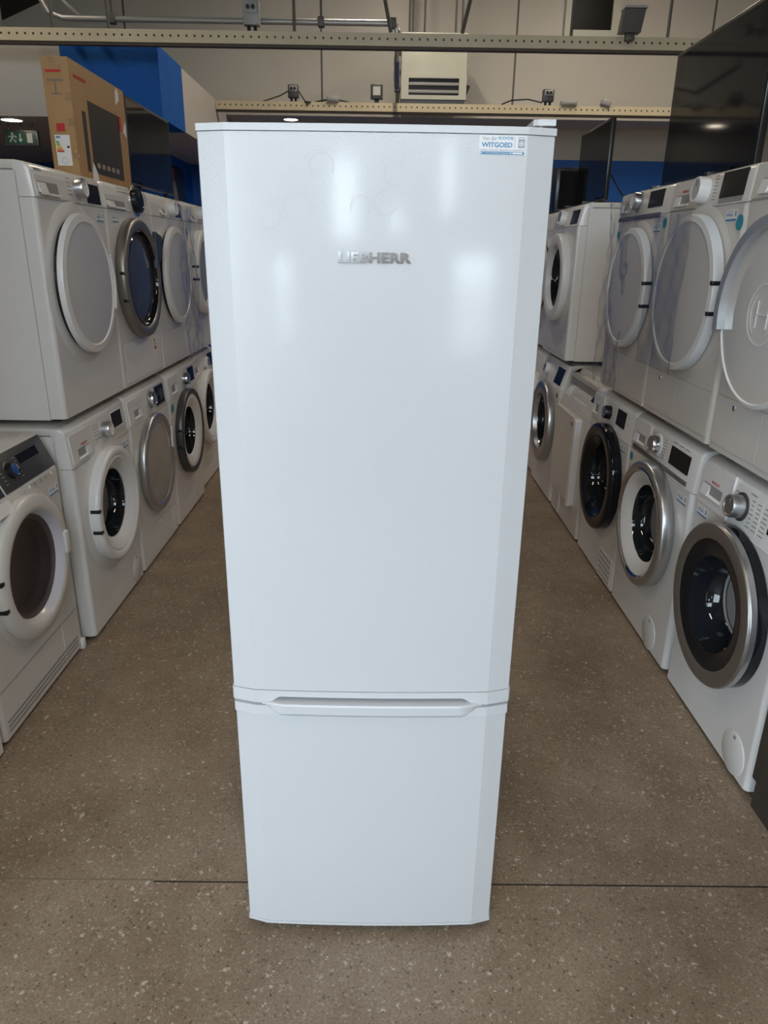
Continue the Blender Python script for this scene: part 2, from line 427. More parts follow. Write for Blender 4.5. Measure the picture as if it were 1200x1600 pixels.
# ================================================================== LEFT ROW, LOWER
# nearest: only a front corner is in the frame
r = machine('washing_machine', 'white appliance of which only a lower corner shows at the bottom left', 'washing machine', 'L', .285, 0, XL - .02, GL)
p, M = cabinet(r, hole=(0, .475, .165))
drawer(r, M, -.27, -.12, .012, .125, -.24, -.15, .03, .06, WHITE)
knob(r, M, 0, .07, .03, SILVER, PLASTW); display(r, M, .09, .2, .04, .10)
surround(r, 0, .475, .235, WHITE); ring_door(r, 0, .475, .235, .165, PLASTW, DARKGL, hinge=-1)
flap(r, -.28, .28, .03, .17, WHITE, 'plinth_panel')

# dark slanted control panel, see-through drum
r = machine('tumble_dryer', 'white front loader with slanted dark control panel and bare lid, see-through door', 'tumble dryer', 'L', .91, 0, XL - .03, GL)
p, M = cabinet(r, lean=.42, zf=.722, m=WARMW, hole=(.0, .475, .155), rtop=.012, top=LIDW)
dp = MB().box(-.292, -.062, -.003, .002, .012, .128, .001).build('detergent_drawer', DKGREY, r, M, label='dark drawer front')
pp = MB().box(-.055, .292, -.003, .002, .012, .128, .001).build('control_fascia', DKGREY, r, M, label='dark grey control fascia')
MB().box(-.061, -.056, -.004, .002, .008, .131).build('fascia_divider', PLASTW, r, M)
MB().box(.10, .235, -.0042, -.002, .072, .102).build('display', DISPG, r, M)
knob(r, M, .03, .068, .026, BLACK, CHROME, .024, base=DKGREY)
marks(r, M @ T(0, -.003, 0), .065, .095, .03, .105, 6, 1, STKGREY, 3)
marks(r, M @ T(0, -.003, 0), -.035, -.005, .03, .105, 6, 1, STKGREY, 4)
for i in range(7):
    x = .0 + i * .04
    MB().box(x - .003, x + .003, -.003, .001, -.011, .001, .001).build('button', PLASTW if i in (0, 2, 6) else GREYP, r, M)
MB().prism([(-.001, .690), (-.022, .690), (-.004, .722), (-.001, .722)], 'x', -.16, -.06).build('drawer_handle', PLASTW, r)
shop_sticker(r, T(.245, -.0005, .655))
surround(r, 0, .475, .236, WARMW, .02)
d = MB().lathe([(.232, 0), (.236, .006), (.236, .024), (.228, .034), (.20, .038), (.188, .036), (.180, .030), (.168, .006), (.158, -.02), (.150, -.03)], 0, .475, 80).build('door', WARMW, r, sharp=50)
MB().lathe([(.186, .0362), (.180, .030), (.168, .006), (.158, -.02), (.150, -.03)], 0, .475, 72, math.radians(-80), math.radians(70)).build('inner_ring', LAV, d, T(0, -.0006, 0), label='pale lavender inner rim')
MB().lathe([(.170, .010), (.155, .004), (.10, -.004), (0, -.006)], 0, .475, 64).build('door_glass', CLEARG, d, sharp=60)
hinge_tabs(d, 0, .475, .236, -1, (.04, -.05), (.008, .037))
MB().box(.185, .215, -.046, -.034, .44, .52, .004).build('door_handle', PLASTW, d)
drum(r, 0, .475, .150)
MB().box(-.296, .296, -.0012, .002, .178, .181).build('plinth_seam', GREYP, r)
MB().box(.150, .153, -.0012, .002, .03, .18).build('plinth_seam', PLASTW, r)
for k in range(3): MB().box(-.27, .26, -.0014, .003, .034 + .016 * k, .041 + .016 * k).build('louvre_slot', GREYP, r)
b = MB().box(.278, .298, -.012, .05, .002, .045, .003).build('hinge_foot_cap', PLASTW, r)

# white porthole washer
r = machine('washing_machine', 'white washer with plain white porthole ring and silver dial, lower left row', 'washing machine', 'L', 1.56, 0, XL, GL)
p, M = cabinet(r, hole=(0, .468, .140), W=.60, lean=.09, m=WHITE, rtop=.028)
drawer(r, M, -.285, -.088, .010, .118, -.235, -.13, .02, .058, WHITE, text='BOSCH', twist=-1)
knob(r, M, .045, .068, .032, SILVER, PLASTW, .03)
marks(r, M, -.06, -.005, .03, .11, 6, 2, seed=5); marks(r, M, .09, .125, .03, .10, 5, 1, seed=6)
display(r, M, .135, .245, .05, .112, frame=PLASTW)
marks(r, M, .13, .26, .02, .04, 2, 4, seed=8)
MB().box(-.298, .298, -.0008, .002, .693, .6955).build('panel_seam', GREYP, r)
shop_sticker(r, T(.235, -.0005, .655))
surround(r, 0, .468, .232, WHITE, .04)
d = ring_door(r, 0, .468, .232, .140, PLASTW, DARKGL, depth=.046, inner=PLASTW, ri=.195, hinge=-1, zs=(.04, -.045), recess=.010, bowl=.018)
MB().lathe([(.147, .0135), (.140, .0115), (.139, .010)], 0, .468, 64).build('glass_rim', GREYP, d)
round_flap(r, .215, .085, .062, WHITE)

# silver ring dryer with grey glass
r = machine('tumble_dryer', 'white dryer with brushed silver door ring around pale grey glass, lower left row', 'tumble dryer', 'L', 2.175, 0, XL, GL)
p, M = cabinet(r, W=.598, lean=.09)
drawer(r, M, -.285, -.09, .010, .118, -.22, -.13, .03, .068, WHITE, twist=-1)
marks(r, M @ T(0, -.004, 0), -.20, -.15, .085, .09, 1, 2, seed=9)
knob(r, M, .035, .075, .034, CHROME, SILVER, .026, base=GREYP)
display(r, M, .115, .25, .025, .115, frame=GREYP)
MB().lathe([(.028, .0), (.028, .006), (.02, .008), (0, .008)], .195, .07, 32).build('touch_ring', DKGREY, r, M)
d = ring_door(r, 0, .468, .238, .20, SILVER, GREYGL, depth=.034, hinge=0, recess=.026, bowl=.006)
MB().box(.19, .205, -.040, -.028, .49, .60, .004).build('door_handle', PLASTW, d)
flap(r, -.28, .17, .03, .178, WHITE)
MB().box(-.03, .03, -.004, -.001, .156, .166).build('flap_catch', PLASTW, r)
vent_disc(r, .225, .092, .066, PLASTW, False)

# dark outer ring, white inner ring
r = machine('washing_machine', 'white washer with dark metal door ring and white inner rim, lower left row', 'washing machine', 'L', 2.79, 0, XL, GL)
p, M = cabinet(r, hole=(0, .478, .135), W=.598, lean=.09)
drawer(r, M, -.285, -.10, .010, .118, -.23, -.13, .03, .075, WHITE, twist=-1)
knob(r, M, .045, .07, .034, CHROME, SILVER, .028); display(r, M, .13, .25, .035, .115)
round_sticker(r, T(-.25, -.0005, .655), 0, 0, .024)
d = ring_door(r, 0, .478, .238, .135, GUN, DARKGL, depth=.042, inner=PLASTW, ri=.205, hinge=-1, recess=.012, bowl=.016)
MB().lathe([(.145, .017), (.138, .014), (.135, .012)], 0, .478, 64).build('glass_rim', SILVER, d)
flap(r, .10, .27, .03, .15, WHITE)

r = machine('washing_machine', 'white washer with plain white door ring, farthest along the lower left row', 'washing machine', 'L', 3.41, 0, XL - .03, GL)
p, M = cabinet(r, hole=(0, .49, .150), W=.598, lean=.09)
drawer(r, M, -.285, -.10, .010, .118, -.23, -.13, .03, .075, WHITE, twist=-1)
knob(r, M, .045, .07, .036, PLASTW, SILVER, .028); display(r, M, .13, .25, .035, .115)
ring_door(r, 0, .49, .240, .150, PLASTW, DARKGL, depth=.046, inner=PLASTW, ri=.20, recess=.010, bowl=.015)

# ================================================================== LEFT ROW, UPPER
r = machine('tumble_dryer', 'white dryer with bare side panel and big pale disc door, nearest on the upper left', 'tumble dryer', 'L', 1.565, ZU, XL, GLU)
p, M = cabinet(r, W=.60, H=.842, lean=.10, zf=.735, m=WHITE, rtop=.03)
text_mb('BOSCH', .01, .0004, .0002, fit=(.05, .009), M=M @ T(-.245, -.0008, .085)).build('lettering', INKP, r, recalc=False)
drawer(r, M, -.285, -.035, .004, .068, -.27, -.12, .008, .05, WHITE, .002)
knob(r, M, .06, .050, .034, SILVER, PLASTW, .03)
marks(r, M, -.04, .01, .02, .085, 5, 1, seed=11); marks(r, M, .11, .125, .02, .08, 4, 1, seed=12)
display(r, M, .135, .262, .008, .075)
MB().box(-.298, .298, -.0008, .002, .733, .7355).build('panel_seam', GREYP, r)
shop_sticker(r, T(.235, -.0005, .695))
surround(r, -.03, .458, .240, WHITE, .04)
d = disc_door(r, -.03, .458, .242, GLOSSW, PLASTW, .040, gap=.018)
door_handle_arc(d, -.03, .458, .228, .243, .03, .046, (-25, 25), PLASTW)

r = machine('tumble_dryer', 'white dryer with thick dark ring and black glass door, upper left', 'tumble dryer', 'L', 2.165, ZU, XL, GLU)
p, M = cabinet(r, W=.596, H=.842, lean=.10, zf=.735)
drawer(r, M, -.285, -.035, .002, .055, -.27, -.06, .004, .035, WHITE, .002)
knob(r, M, .095, .050, .052, BLACK, GLOSSB, .026, base=CHROME)
marks(r, M, -.12, .02, .068, .095, 2, 4, seed=13)
shop_sticker(r, T(-.20, -.0005, .70))
d = ring_door(r, -.01, .458, .252, .190, BRONZE, BLUEGL, depth=.044, inner=GLOSSB, ri=.205, recess=.018, bowl=.012)
hinge_tabs(d, -.01, .458, .252, -1, (.03, -.08), (.02, .040))
MB().prism([(.17, .50), (.262, .56), (.268, .64), (.18, .66)], 'y', -.052, -.034).build('door_handle', GUN, d)
flap(r, -.25, .26, .03, .20, PLASTW)
e = MB().box(.15, .205, -.0032, -.002, .10, .19).build('energy_label', PAPER, r)
for i, c in enumerate((mat('label_green', (.05, .4, .08)), mat('label_yellow', (.7, .6, .03)), mat('label_red', (.6, .06, .03)))):
    MB().box(.155, .17 + .008 * i, -.0038, -.003, .165 - .018 * i, .178 - .018 * i).build('energy_bar', c, e)

r = machine('tumble_dryer', 'white dryer in clear plastic wrap with white dial and blue taped display, upper left', 'tumble dryer', 'L', 2.765, ZU, XL, GLU)
p, M = cabinet(r, W=.596, H=.842, lean=.10, zf=.735)
drawer(r, M, -.285, -.035, .002, .060, -.15, -.06, .01, .04, WHITE, .002)
knob(r, M, .06, .050, .036, PLASTW, PLASTW, .034); display(r, M, .14, .25, .012, .08, mat('blue_film_display', (.02, .06, .20), .2))
d = disc_door(r, 0, .455, .240, GLOSSW, PLASTW, .036)
flap(r, -.285, .09, .03, .19, WHITE); vent_disc(r, .21, .112, .072, PLASTW, False)
film(r, -.02, .30, .02, .80, .052, .012, 3)

r = machine('tumble_dryer', 'white dryer with white dial and open white door ring, last on the upper left', 'tumble dryer', 'L', 3.365, ZU, XL, GLU)
p, M = cabinet(r, W=.596, H=.842, lean=.10, zf=.735)
drawer(r, M, -.285, -.035, .002, .060, -.16, -.06, .004, .035, WHITE, .002)
knob(r, M, .07, .055, .036, PLASTW, PLASTW, .034); display(r, M, .15, .25, .012, .08)
round_sticker(r, T(-.26, -.0005, .675), 0, 0, .02)
d = ring_door(r, 0, .455, .240, .185, PLASTW, GREYGL, depth=.046, hinge=-1, recess=.02, bowl=.014, zs=(.04, -.03))
flap(r, -.285, .09, .03, .19, WHITE); vent_disc(r, .0, .112, .075, PLASTW, False)

# ================================================================== RIGHT ROW, LOWER
r = machine('dishwasher', 'dark graphite appliance cut off at the right edge, beside the black glass washer', 'dishwasher', 'R', .105, 0, XR - .006, GR)
MB().box(-.299, .299, .03, .57, .012, .845, .004).build('cabinet', GRAPH, r)
MB().box(-.299, .299, 0, .03, .09, .72, .004).build('door_panel', GRAPH, r)
MB().box(-.299, .299, 0, .03, .724, .845, .006).build('control_panel', GRAPH, r)
MB().box(-.20, .20, -.03, -.012, .69, .705, .004).build('door_handle', SILVER, r)
for x in (-.19, .19): MB().box(x - .008, x + .008, -.02, .005, .692, .703).build('handle_post', SILVER, r)
MB().box(-.29, .29, .01, .03, .0, .088).build('kick_plate', GRAPH, r)

r = machine('washing_machine', 'white washer with wide warm grey ring around its black glass door', 'washing machine', 'R', .73, 0, XR, GR)
p, M = cabinet(r, W=.60, lean=.09, hole=(.0, .462, .15), rtop=.03)
drawer(r, M, -.288, -.085, .004, .128, -.265, -.135, .032, .072, WHITE, text='BOSCH')
MB().box(-.0835, -.0795, -.006, .002, .002, .140).build('fascia_divider', PLASTW, r, M)
knob(r, M, -.02, .068, .034, SILVER, BRONZE, .04, base=DKGREY)
marks(r, M, -.075, -.045, .02, .11, 7, 1, seed=21); marks(r, M, .022, .05, .02, .11, 7, 1, seed=22)
marks(r, M, .055, .085, .02, .11, 7, 1, seed=23); marks(r, M, .092, .13, .02, .11, 7, 1, seed=24)
marks(r, M, .0, .06, .118, .122, 1, 1, seed=25)
MB().box(.0875, .0888, -.0008, 0, .012, .12).build('printed_line', PLASTW, r, M)
display(r, M, .14, .26, .045, .10)
MB().box(-.298, .298, -.0012, .002, .693, .6955).build('panel_seam', PLASTW, r)
shop_sticker(r, T(-.24, -.0005, .668))
d = MB().lathe([(.246, .034), (.248, .040), (.248, .054), (.244, .059), (.236, .060), (.204, .058), (.199, .056)], .01, .462, 96).build('door', BRONZE, r, sharp=40)
MB().lathe([(.2482, .036), (.2485, .041), (.2485, .052), (.246, .056)], .01, .462, 96).build('ring_edge', SILVER, d)
MB().lathe([(.236, .0), (.245, .004), (.245, .030), (.240, .036)], .01, .462, 80).build('door_back_ring', GLOSSB, d, label='black outer side of the door')
MB().lathe([(.199, .056), (.165, .052), (.150, .046), (.146, .044)], .01, .462, 80).build('black_glass_rim', GLOSSB, d, sharp=60)
gl = MB().lathe([(.146, .044), (.143, .030)] + [(.141 * math.cos(t), .028 - .125 * math.sin(t)) for t in (.12, .3, .5, .7, .9, 1.1, 1.3, 1.45)] + [(0, -.097)], .01, .462, 80).build('door_glass', DARKGL, d, sharp=60)
MB().lathe([(.112, -.045), (.109, -.0465), (.106, -.0505)], .01, .462, 64).build('glass_rim', GREYP, gl)
round_flap(r, .205, .078, .065, WHITE, PLASTW)

r = machine('washing_machine', 'white washer with silver door ring, white inner rim and dark strip under the controls', 'washing machine', 'R', 1.385, 0, XR, GR)
p, M = cabinet(r, hole=(.0, .470, .150), W=.635, lean=.09, rtop=.03)
drawer(r, M, -.305, -.13, .030, .128, -.27, -.165, .040, .078, WHITE)
st = MB().box(-.285, .265, -.003, .002, .008, .024, .001).build('dark_trim_strip', BRONZE, r, M)
knob(r, M, -.045, .078, .034, CHROME, SILVER, .03, base=PLASTW)
marks(r, M, -.115, -.085, .04, .118, 6, 1, seed=31); marks(r, M, .0, .045, .04, .118, 7, 1, seed=32)
marks(r, M, .08, .24, .122, .126, 1, 3, seed=33)
display(r, M, .085, .255, .045, .11)
shop_sticker(r, T(.25, -.0005, .655), .085, .036)
round_sticker(r, T(-.285, -.0005, .665), 0, 0, .017)
d = ring_door(r, .0, .470, .243, .150, SILVER, DARKGL, depth=.050, inner=PLASTW, ri=.207, recess=.014, bowl=.016)
MB().lathe([(.218, .0504), (.212, .0518), (.205, .047)], .0, .470, 80).build('bright_trim', CHROME, d)
marks(d, T(0, 0, 0), -.06, .06, .288, .292, 1, 2, seed=35)
round_flap(r, .150, .075, .065, WHITE, PLASTW)

r = machine('washing_machine', 'white washer with glossy all-black round door and small slotted grille', 'washing machine', 'R', 2.005, 0, XR, GR)
p, M = cabinet(r, hole=(.015, .478, .150), W=.59, lean=.09, rtop=.03)
drawer(r, M, -.285, -.13, .010, .125, -.265, -.19, .03, .075, WHITE)
marks(r, M @ T(0, -.004, 0), -.25, -.20, .095, .10, 1, 1, seed=41)
knob(r, M, -.03, .075, .030, BLACK, CHROME, .03)
display(r, M, .075, .19, .045, .115); marks(r, M, .075, .2, .015, .03, 1, 5, PLASTW, seed=42)
marks(r, M, .02, .05, .04, .11, 5, 1, seed=43); marks(r, M, .21, .24, .06, .118, 2, 1, seed=44)
shop_sticker(r, T(.22, -.0005, .665))
ring_door(r, .015, .478, .248, .150, GLOSSB, DARKGL, depth=.050, inner=GLOSSB, ri=.19, recess=.016, bowl=.03)
g = MB().prism(rounded_rect(.08, .27, .02, .155, .005), 'y', -.002, .002).build('vent_grille', PLASTW, r, sharp=40)
b = MB()
for i in range(6):
    for j in range(5): b.box(.095 + i * .028, .113 + i * .028, -.0026, -.001, .032 + j * .025, .041 + j * .025)
b.build('grille_slot', GREYP, g)

r = machine('tumble_dryer', 'white appliance with square flat door and slanted button panel, nothing stacked on it', 'tumble dryer', 'R', 2.64, 0, XR, GR)
p, M = cabinet(r, W=.60, H=.845, lean=.55, zf=.66, rtop=.012, m=WARMW, top=LIDW)
f = MB().box(-.285, .285, -.003, .003, .012, .185, .002).build('button_fascia', WARMW, r, M)
b = MB()
for i in range(3):
    for j in range(6): MB().lathe([(.006, 0), (.006, .004), (0, .005)], -.09 + j * .045, .05 + i * .04, 14).build('button', PLASTW, f, M @ T(0, -.003, 0))
MB().box(.16, .225, -.006, -.002, .085, .135, .002).build('display', GLOSSB, f, M)
MB().box(-.26, -.19, -.010, -.002, .04, .10, .008).build('door_button', PLASTW, f, M)
dd = MB().prism(rounded_rect(-.285, .15, .17, .635, .02), 'y', -.022, .002).build('door', WARMW, r, sharp=40)
MB().prism(rounded_rect(.145, .19, .16, .640, .015), 'y', -.034, .002).build('door_handle', PLASTW, dd, sharp=50)
MB().box(.07, .12, -.0228, -.0215, .585, .605).build('lettering_plate', INKP, dd)
flap(r, -.10, .17, .03, .145, WARMW)
MB().box(-.11, -.085, -.006, .001, .03, .15, .002).build('flap_edge', PLASTW, r)

r = machine('washing_machine', 'white washer with silver grey door ring, half hidden by the tall fridge at the right', 'washing machine', 'R', 3.27, 0, XR, GR)
p, M = cabinet(r, hole=(.0, .455, .175), W=.598, lean=.30, zf=.70, rtop=.015)
knob(r, M, -.12, .07, .034, PLASTW, SILVER, .03); display(r, M, .10, .26, .02, .118)
MB().lathe([(.012, 0), (.012, .003), (0, .003)], .24, .66, 20).build('round_sticker', DKGREY, r)
ring_door(r, .0, .455, .250, .175, SILVER, DARKGL, depth=.045, recess=.014, bowl=.02)

# ================================================================== RIGHT ROW, UPPER
r = machine('tumble_dryer', 'white dryer with embossed circle emblem on its door, cut off by the right edge', 'tumble dryer', 'R', .715, ZU, XR, GRU)
p, M = cabinet(r, W=.596, H=.842, lean=.10, zf=.735, m=WARMW)
drawer(r, M, -.288, -.06, .004, .095, -.24, -.12, .012, .055, WARMW, .003)
text_mb('BOSCH', .01, .0004, .0002, fit=(.05, .010), M=M @ T(-.18, -.0045, .078)).build('lettering', INKP, r, recalc=False)
knob(r, M, .06, .05, .036, PLASTW, PLASTW, .032); display(r, M, .14, .26, .01, .085)
d = disc_door(r, -.03, .440, .250, GLOSSW, PLASTW, .034, back=GREYP, gap=.006, rim=.012)
door_handle_arc(d, -.03, .440, .222, .250, .02, .058, (95, 195), mat('pale_steel_handle', (.55, .57, .60), .3, metal=.5))
em = MB().lathe([(.080, .0400), (.080, .0412), (.0775, .0412), (.0775, .0400)], -.03, .44, 64).build('embossed_emblem', PLASTW, d)
MB().lathe([(.062, .040), (.062, .0412), (.060, .0412), (.060, .040)], -.03, .44, 40, math.radians(125), math.radians(235)).build('emblem_arc', PLASTW, em)
MB().lathe([(.062, .040), (.062, .0412), (.060, .0412), (.060, .040)], -.03, .44, 40, math.radians(-55), math.radians(55)).build('emblem_arc', PLASTW, em)
for x in (-.060, -.002): MB().box(x - .0015, x + .0015, -.0414, -.0395, .405, .475).build('emblem_bar', PLASTW, em)
MB().box(-.06, -.002, -.0414, -.0395, .4385, .4415).build('emblem_bar', PLASTW, em)
flap(r, -.285, .0, .035, .185, WARMW); flap(r, .004, .285, .035, .185, WARMW, 'service_flap')
MB().box(-.17, -.155, -.006, -.001, .155, .17, .001).build('flap_catch', CHROME, r)
MB().box(-.298, .298, -.0008, .002, .733, .7355).build('panel_seam', GREYP, r)

r = machine('tumble_dryer', 'white dryer with large disc door and round perforated vent, under the big television', 'tumble dryer', 'R', 1.325, ZU, XR, GRU)
p, M = cabinet(r, W=.598, H=.842, lean=.10, zf=.735, m=WARMW)
drawer(r, M, -.288, -.055, .004, .092, -.245, -.125, .012, .050, WARMW, .003, text='BOSCH')
knob(r, M, -.015, .052, .040, PLASTW, mat('knob_face_grey', (.5, .5, .5), .3), .036)
marks(r, M, -.075, -.058, .015, .09, 6, 1, seed=51); marks(r, M, .04, .075, .015, .095, 8, 1, seed=52)
display(r, M, .105, .265, .020, .094); MB().box(.105, .265, -.002, .001, .006, .019).build('display_keys', GREYP, r, M)
MB().box(-.298, .298, -.001, .002, .733, .7355).build('panel_seam', GREYP, r)
shop_sticker(r, T(.215, -.0005, .70)); round_sticker(r, T(.275, -.0005, .68), 0, 0, .022)
surround(r, .01, .463, .25, WARMW, .03)
disc_door(r, .01, .463, .252, GLOSSW, mat('pale_blue_white_rim', (.74, .77, .80), .3), .042, back=GREYP, gap=.008, hinge=1, zs=(.045, -.045), rim=.022)
flap(r, -.285, .0, .035, .180, WARMW); flap(r, .004, .285, .035, .180, WARMW, 'vent_panel')
vent_disc(r, .155, .108, .074, mat('vent_grey', (.42, .43, .44), .4), True)
MB().box(-.155, -.14, -.006, -.001, .150, .165, .001).build('flap_catch', CHROME, r)
film(r, -.29, .05, .20, .72, .052, .005, 9)

r = machine('tumble_dryer', 'white dryer in crumpled clear plastic with dark strip below its dial, upper right', 'tumble dryer', 'R', 1.925, ZU, XR, GRU)
p, M = cabinet(r, W=.596, H=.842, lean=.10, zf=.735, m=WARMW)
drawer(r, M, -.288, -.14, .018, .095, -.265, -.18, .022, .06, WARMW, .003)
knob(r, M, -.055, .058, .034, SILVER, PLASTW, .03, base=GREYP)
display(r, M, .06, .215, .028, .088)
MB().box(-.285, .22, -.003, .002, -.012, .006, .001).build('dark_trim_strip', mat('slate_strip', (.10, .10, .14), .35), r, M)
shop_sticker(r, T(.20, -.0005, .685)); round_sticker(r, T(.275, -.0005, .70), 0, 0, .018); round_sticker(r, T(-.27, -.0005, .67), 0, 0, .016)
surround(r, .01, .455, .235, WARMW, .03)
disc_door(r, .01, .455, .238, GLOSSW, mat('pale_blue_white_rim', (.74, .77, .80), .3), .040, back=GREYP, gap=.008, hinge=1, zs=(.03, -.055), rim=.024)
flap(r, -.285, .0, .03, .185, WARMW); flap(r, .004, .285, .03, .185, WARMW, 'vent_panel'); vent_disc(r, .145, .108, .078, PLASTW, False)
film(r, -.296, .05, .03, .80, .036, .012, 5)

r = machine('tumble_dryer', 'white dryer with bare side panel standing beyond the open gap, below the small television', 'tumble dryer', 'R', 3.235, ZU, XR, GRU)
p, M = cabinet(r, W=.598, H=.852, lean=.22, zf=.735, hole=(0, .458, .175))
knob(r, M, -.05, .05, .040, PLASTW, SILVER, .034); display(r, M, .12, .27, .012, .085)
ring_door(r, 0, .458, .245, .175, PLASTW, DARKGL, depth=.045)
flap(r, -.25, .25, .04, .17, WHITE)

# ================================================================== THE FRIDGE
def yf(x):
    a = abs(x)
    if a <= .2285: return -.0185 + .0055 * (a / .2285) ** 2
    return -.013 + .013 * (a - .2285) / .0445
def plan(hw, off=0., back=.056, n=44):
    xs = [-.2285 + .457 * i / n for i in range(n + 1)]
    front = [(-hw, yf(hw) - off + .004), (-hw + .002, yf(hw - .004) - off)] + [(x, yf(x) - off) for x in xs] + [(hw - .002, yf(hw - .004) - off), (hw, yf(hw) - off + .004)]
    return front + [(hw, back), (-hw, back)]
fr = thing('refrigerator', 'tall white two-door fridge freezer standing alone in the aisle', 'fridge', (0, 0, 0))
MB().box(-.268, .268, .062, .60, .035, 1.600, .004).build('cabinet', FRIDGET, fr)
MB().box(-.262, .262, .050, .066, .05, 1.595).build('door_gasket', RUBBER, fr)
for x in (-.22, .22):
    for y in (.09, .55): MB().lathe([(.02, .0), (.02, .04), (0, .04)], 0, 0, 16).build('foot', BLACK, fr, T(x, y, 0) @ Matrix.Rotation(-PI / 2, 4, 'X'))
MB().box(-.26, .26, .07, .09, .006, .05).build('kick_plate', GREYP, fr)
# upper door
ud = MB().prism(plan(.2725), 'z', .6370, 1.6115).build('upper_door', FRIDGE, fr, sharp=8)
MB().prism(plan(.2745, .0015), 'z', 1.6125, 1.6225).build('top_trim', FRIDGET, ud, sharp=8)
# lower trim of the upper door, its lower edge arched over the handle
def zlow(x):
    a = abs(x)
    if a < .176: return .6230
    if a < .205: return .6230 - .0145 * (1 - math.cos(PI * (a - .176) / .029)) / 2
    return .6082
b = MB(); hw = .2745
xs = [-hw, -hw + .003] + [-.2285 + .457 * i / 90 for i in range(91)] + [hw - .003, hw]
rows = []
for x in xs:
    y = yf(min(abs(x), .2725)) - .0016
    if abs(x) == hw: y += .004
    rows.append([b.bm.verts.new(p) for p in ((x, .05, .6358), (x, y, .6358), (x, y, zlow(x)), (x, .03, zlow(x) + .002))])
for A, B in zip(rows, rows[1:]):
    for i in range(3): b.bm.faces.new((A[i], B[i], B[i + 1], A[i + 1]))
b.bm.faces.new(rows[0]); b.bm.faces.new(rows[-1][::-1])
b.build('bottom_trim', FRIDGET, ud, sharp=8)
MB().prism(plan(.2715, -.0025), 'z', .598, .611).build('door_gap_strip', mat('pale_grey_gasket', (.30, .30, .31), .5), fr, sharp=8)
# logo on the upper door
lg = text_mb('LIEBHERR', .02, .003, .00075, fit=(.1145, .0158), spacing=1.0)
for v in lg.bm.verts: v.co.x += -.0006; v.co.y += yf(v.co.x) - .0010; v.co.z += 1.4355
lg.build('logo_lettering', CHROME, ud, recalc=False, label='chrome brand lettering')
# shop sticker, laid on the curved door
def stick(txt, w, h, x, z, m, name='lettering', bold=.0, par=None, lift=.0007):
    t = text_mb(txt, .01, .0003, bold, fit=(w, h))
    for v in t.bm.verts: v.co.x += x; v.co.z += z; v.co.y = v.co.y + yf(v.co.x) - lift
    return t.build(name, m, par, recalc=False)
def patch(x0, x1, z0, z1, lift, m, name, par, label=None, nx=10):
    b = MB()
    def f(u, v):
        x = x0 + (x1 - x0) * u; return (x, yf(x) - lift, z0 + (z1 - z0) * v)
    b.grid(f, nx, 1); return b.build(name, m, par, recalc=False, label=label)
sk = patch(.1545, .2255, 1.5835, 1.6105, .0004, PAPER, 'shop_sticker', ud, 'white shop sticker with blue lettering')
stick('Van der', .0225, .0050, .1705, 1.6064, STKGREY, par=sk)
stick('KOOIJ', .0215, .0050, .1945, 1.6064, STKBLUE, bold=.00015, par=sk)
stick('WITGOED', .0465, .0068, .1815, 1.5977, STKBLUE, bold=.0003, par=sk)
stick('inkoop, verkoop, reparatie en onderhoud', .067, .0030, .1897, 1.5905, STKGREY, par=sk)
patch(.1560, .2235, 1.5845, 1.5885, .0007, STKBLUE, 'sticker_bar', sk)
stick('www.vanderkooijwitgoed.nl', .036, .0020, .1825, 1.5865, PAPER, par=sk, lift=.0010)
for x, w in ((.1580, .0022), (.2030, .0018), (.2130, .015)): patch(x - w / 2, x + w / 2, 1.5855, 1.5876, .0010, PAPER, 'bar_mark', sk, nx=2)
patch(.2081, .2085, 1.5935, 1.6085, .0007, INKP, 'sticker_divider', sk, nx=1)
patch(.2135, .2235, 1.5940, 1.6085, .0007, STKGREY, 'sticker_icon', sk, nx=3)
patch(.2140, .2230, 1.6058, 1.6075, .0010, PAPER, 'icon_panel', sk, nx=3)
ic = MB().lathe([(.0038, .0), (.0030, .0)], 0, 0, 24); ic.build('icon_ring', PAPER, sk, T(.2185, yf(.2185) - .0011, 1.5997))
MB().lathe([(.0018, .0), (0, .0)], 0, 0, 16).build('icon_drum', PAPER, sk, T(.2185, yf(.2185) - .0011, 1.5997))
# faint round magnet marks
for x, z, rr in ((-.120, 1.508, .021), (-.082, 1.565, .019), (.030, 1.556, .018), (.015, 1.515, .018), (-.165, 1.494, .019), (-.023, 1.510, .016)):
    b = MB(); vs = []
    for i in range(48):
        a = 2 * PI * i / 48; row = []
        for q in (rr, rr - .0014):
            xx, zz = x + q * math.cos(a), z + q * math.sin(a)
            row.append(b.bm.verts.new((xx, yf(xx) - .00025, zz)))
        vs.append(row)
    for i in range(48):
        if (i + int(rr * 7e3 + x * 400)) % 48 < 33: b.bm.faces.new((vs[i][0], vs[(i + 1) % 48][0], vs[(i + 1) % 48][1], vs[i][1]))
    b.build('magnet_mark', MARK, ud, recalc=False, label='faint ring mark')
# hinge on top
hg = MB().prism([(.240, .018), (.246, .012), (.2735, .012), (.2735, .075), (.240, .075)], 'z', 1.6285, 1.6370).build('hinge_cover', FRIDGET, fr)
MB().lathe([(.008, 0), (.008, .010), (0, .010)], 0, 0, 16).build('hinge_pin', CHROME, hg, T(.255, .028, 1.6215) @ Matrix.Rotation(-PI / 2, 4, 'X'))
MB().prism([(.212, .045), (.245, .03), (.265, .03), (.265, .08), (.212, .08)], 'z', 1.6225, 1.6290).build('hinge_bracket', GREYP, hg)
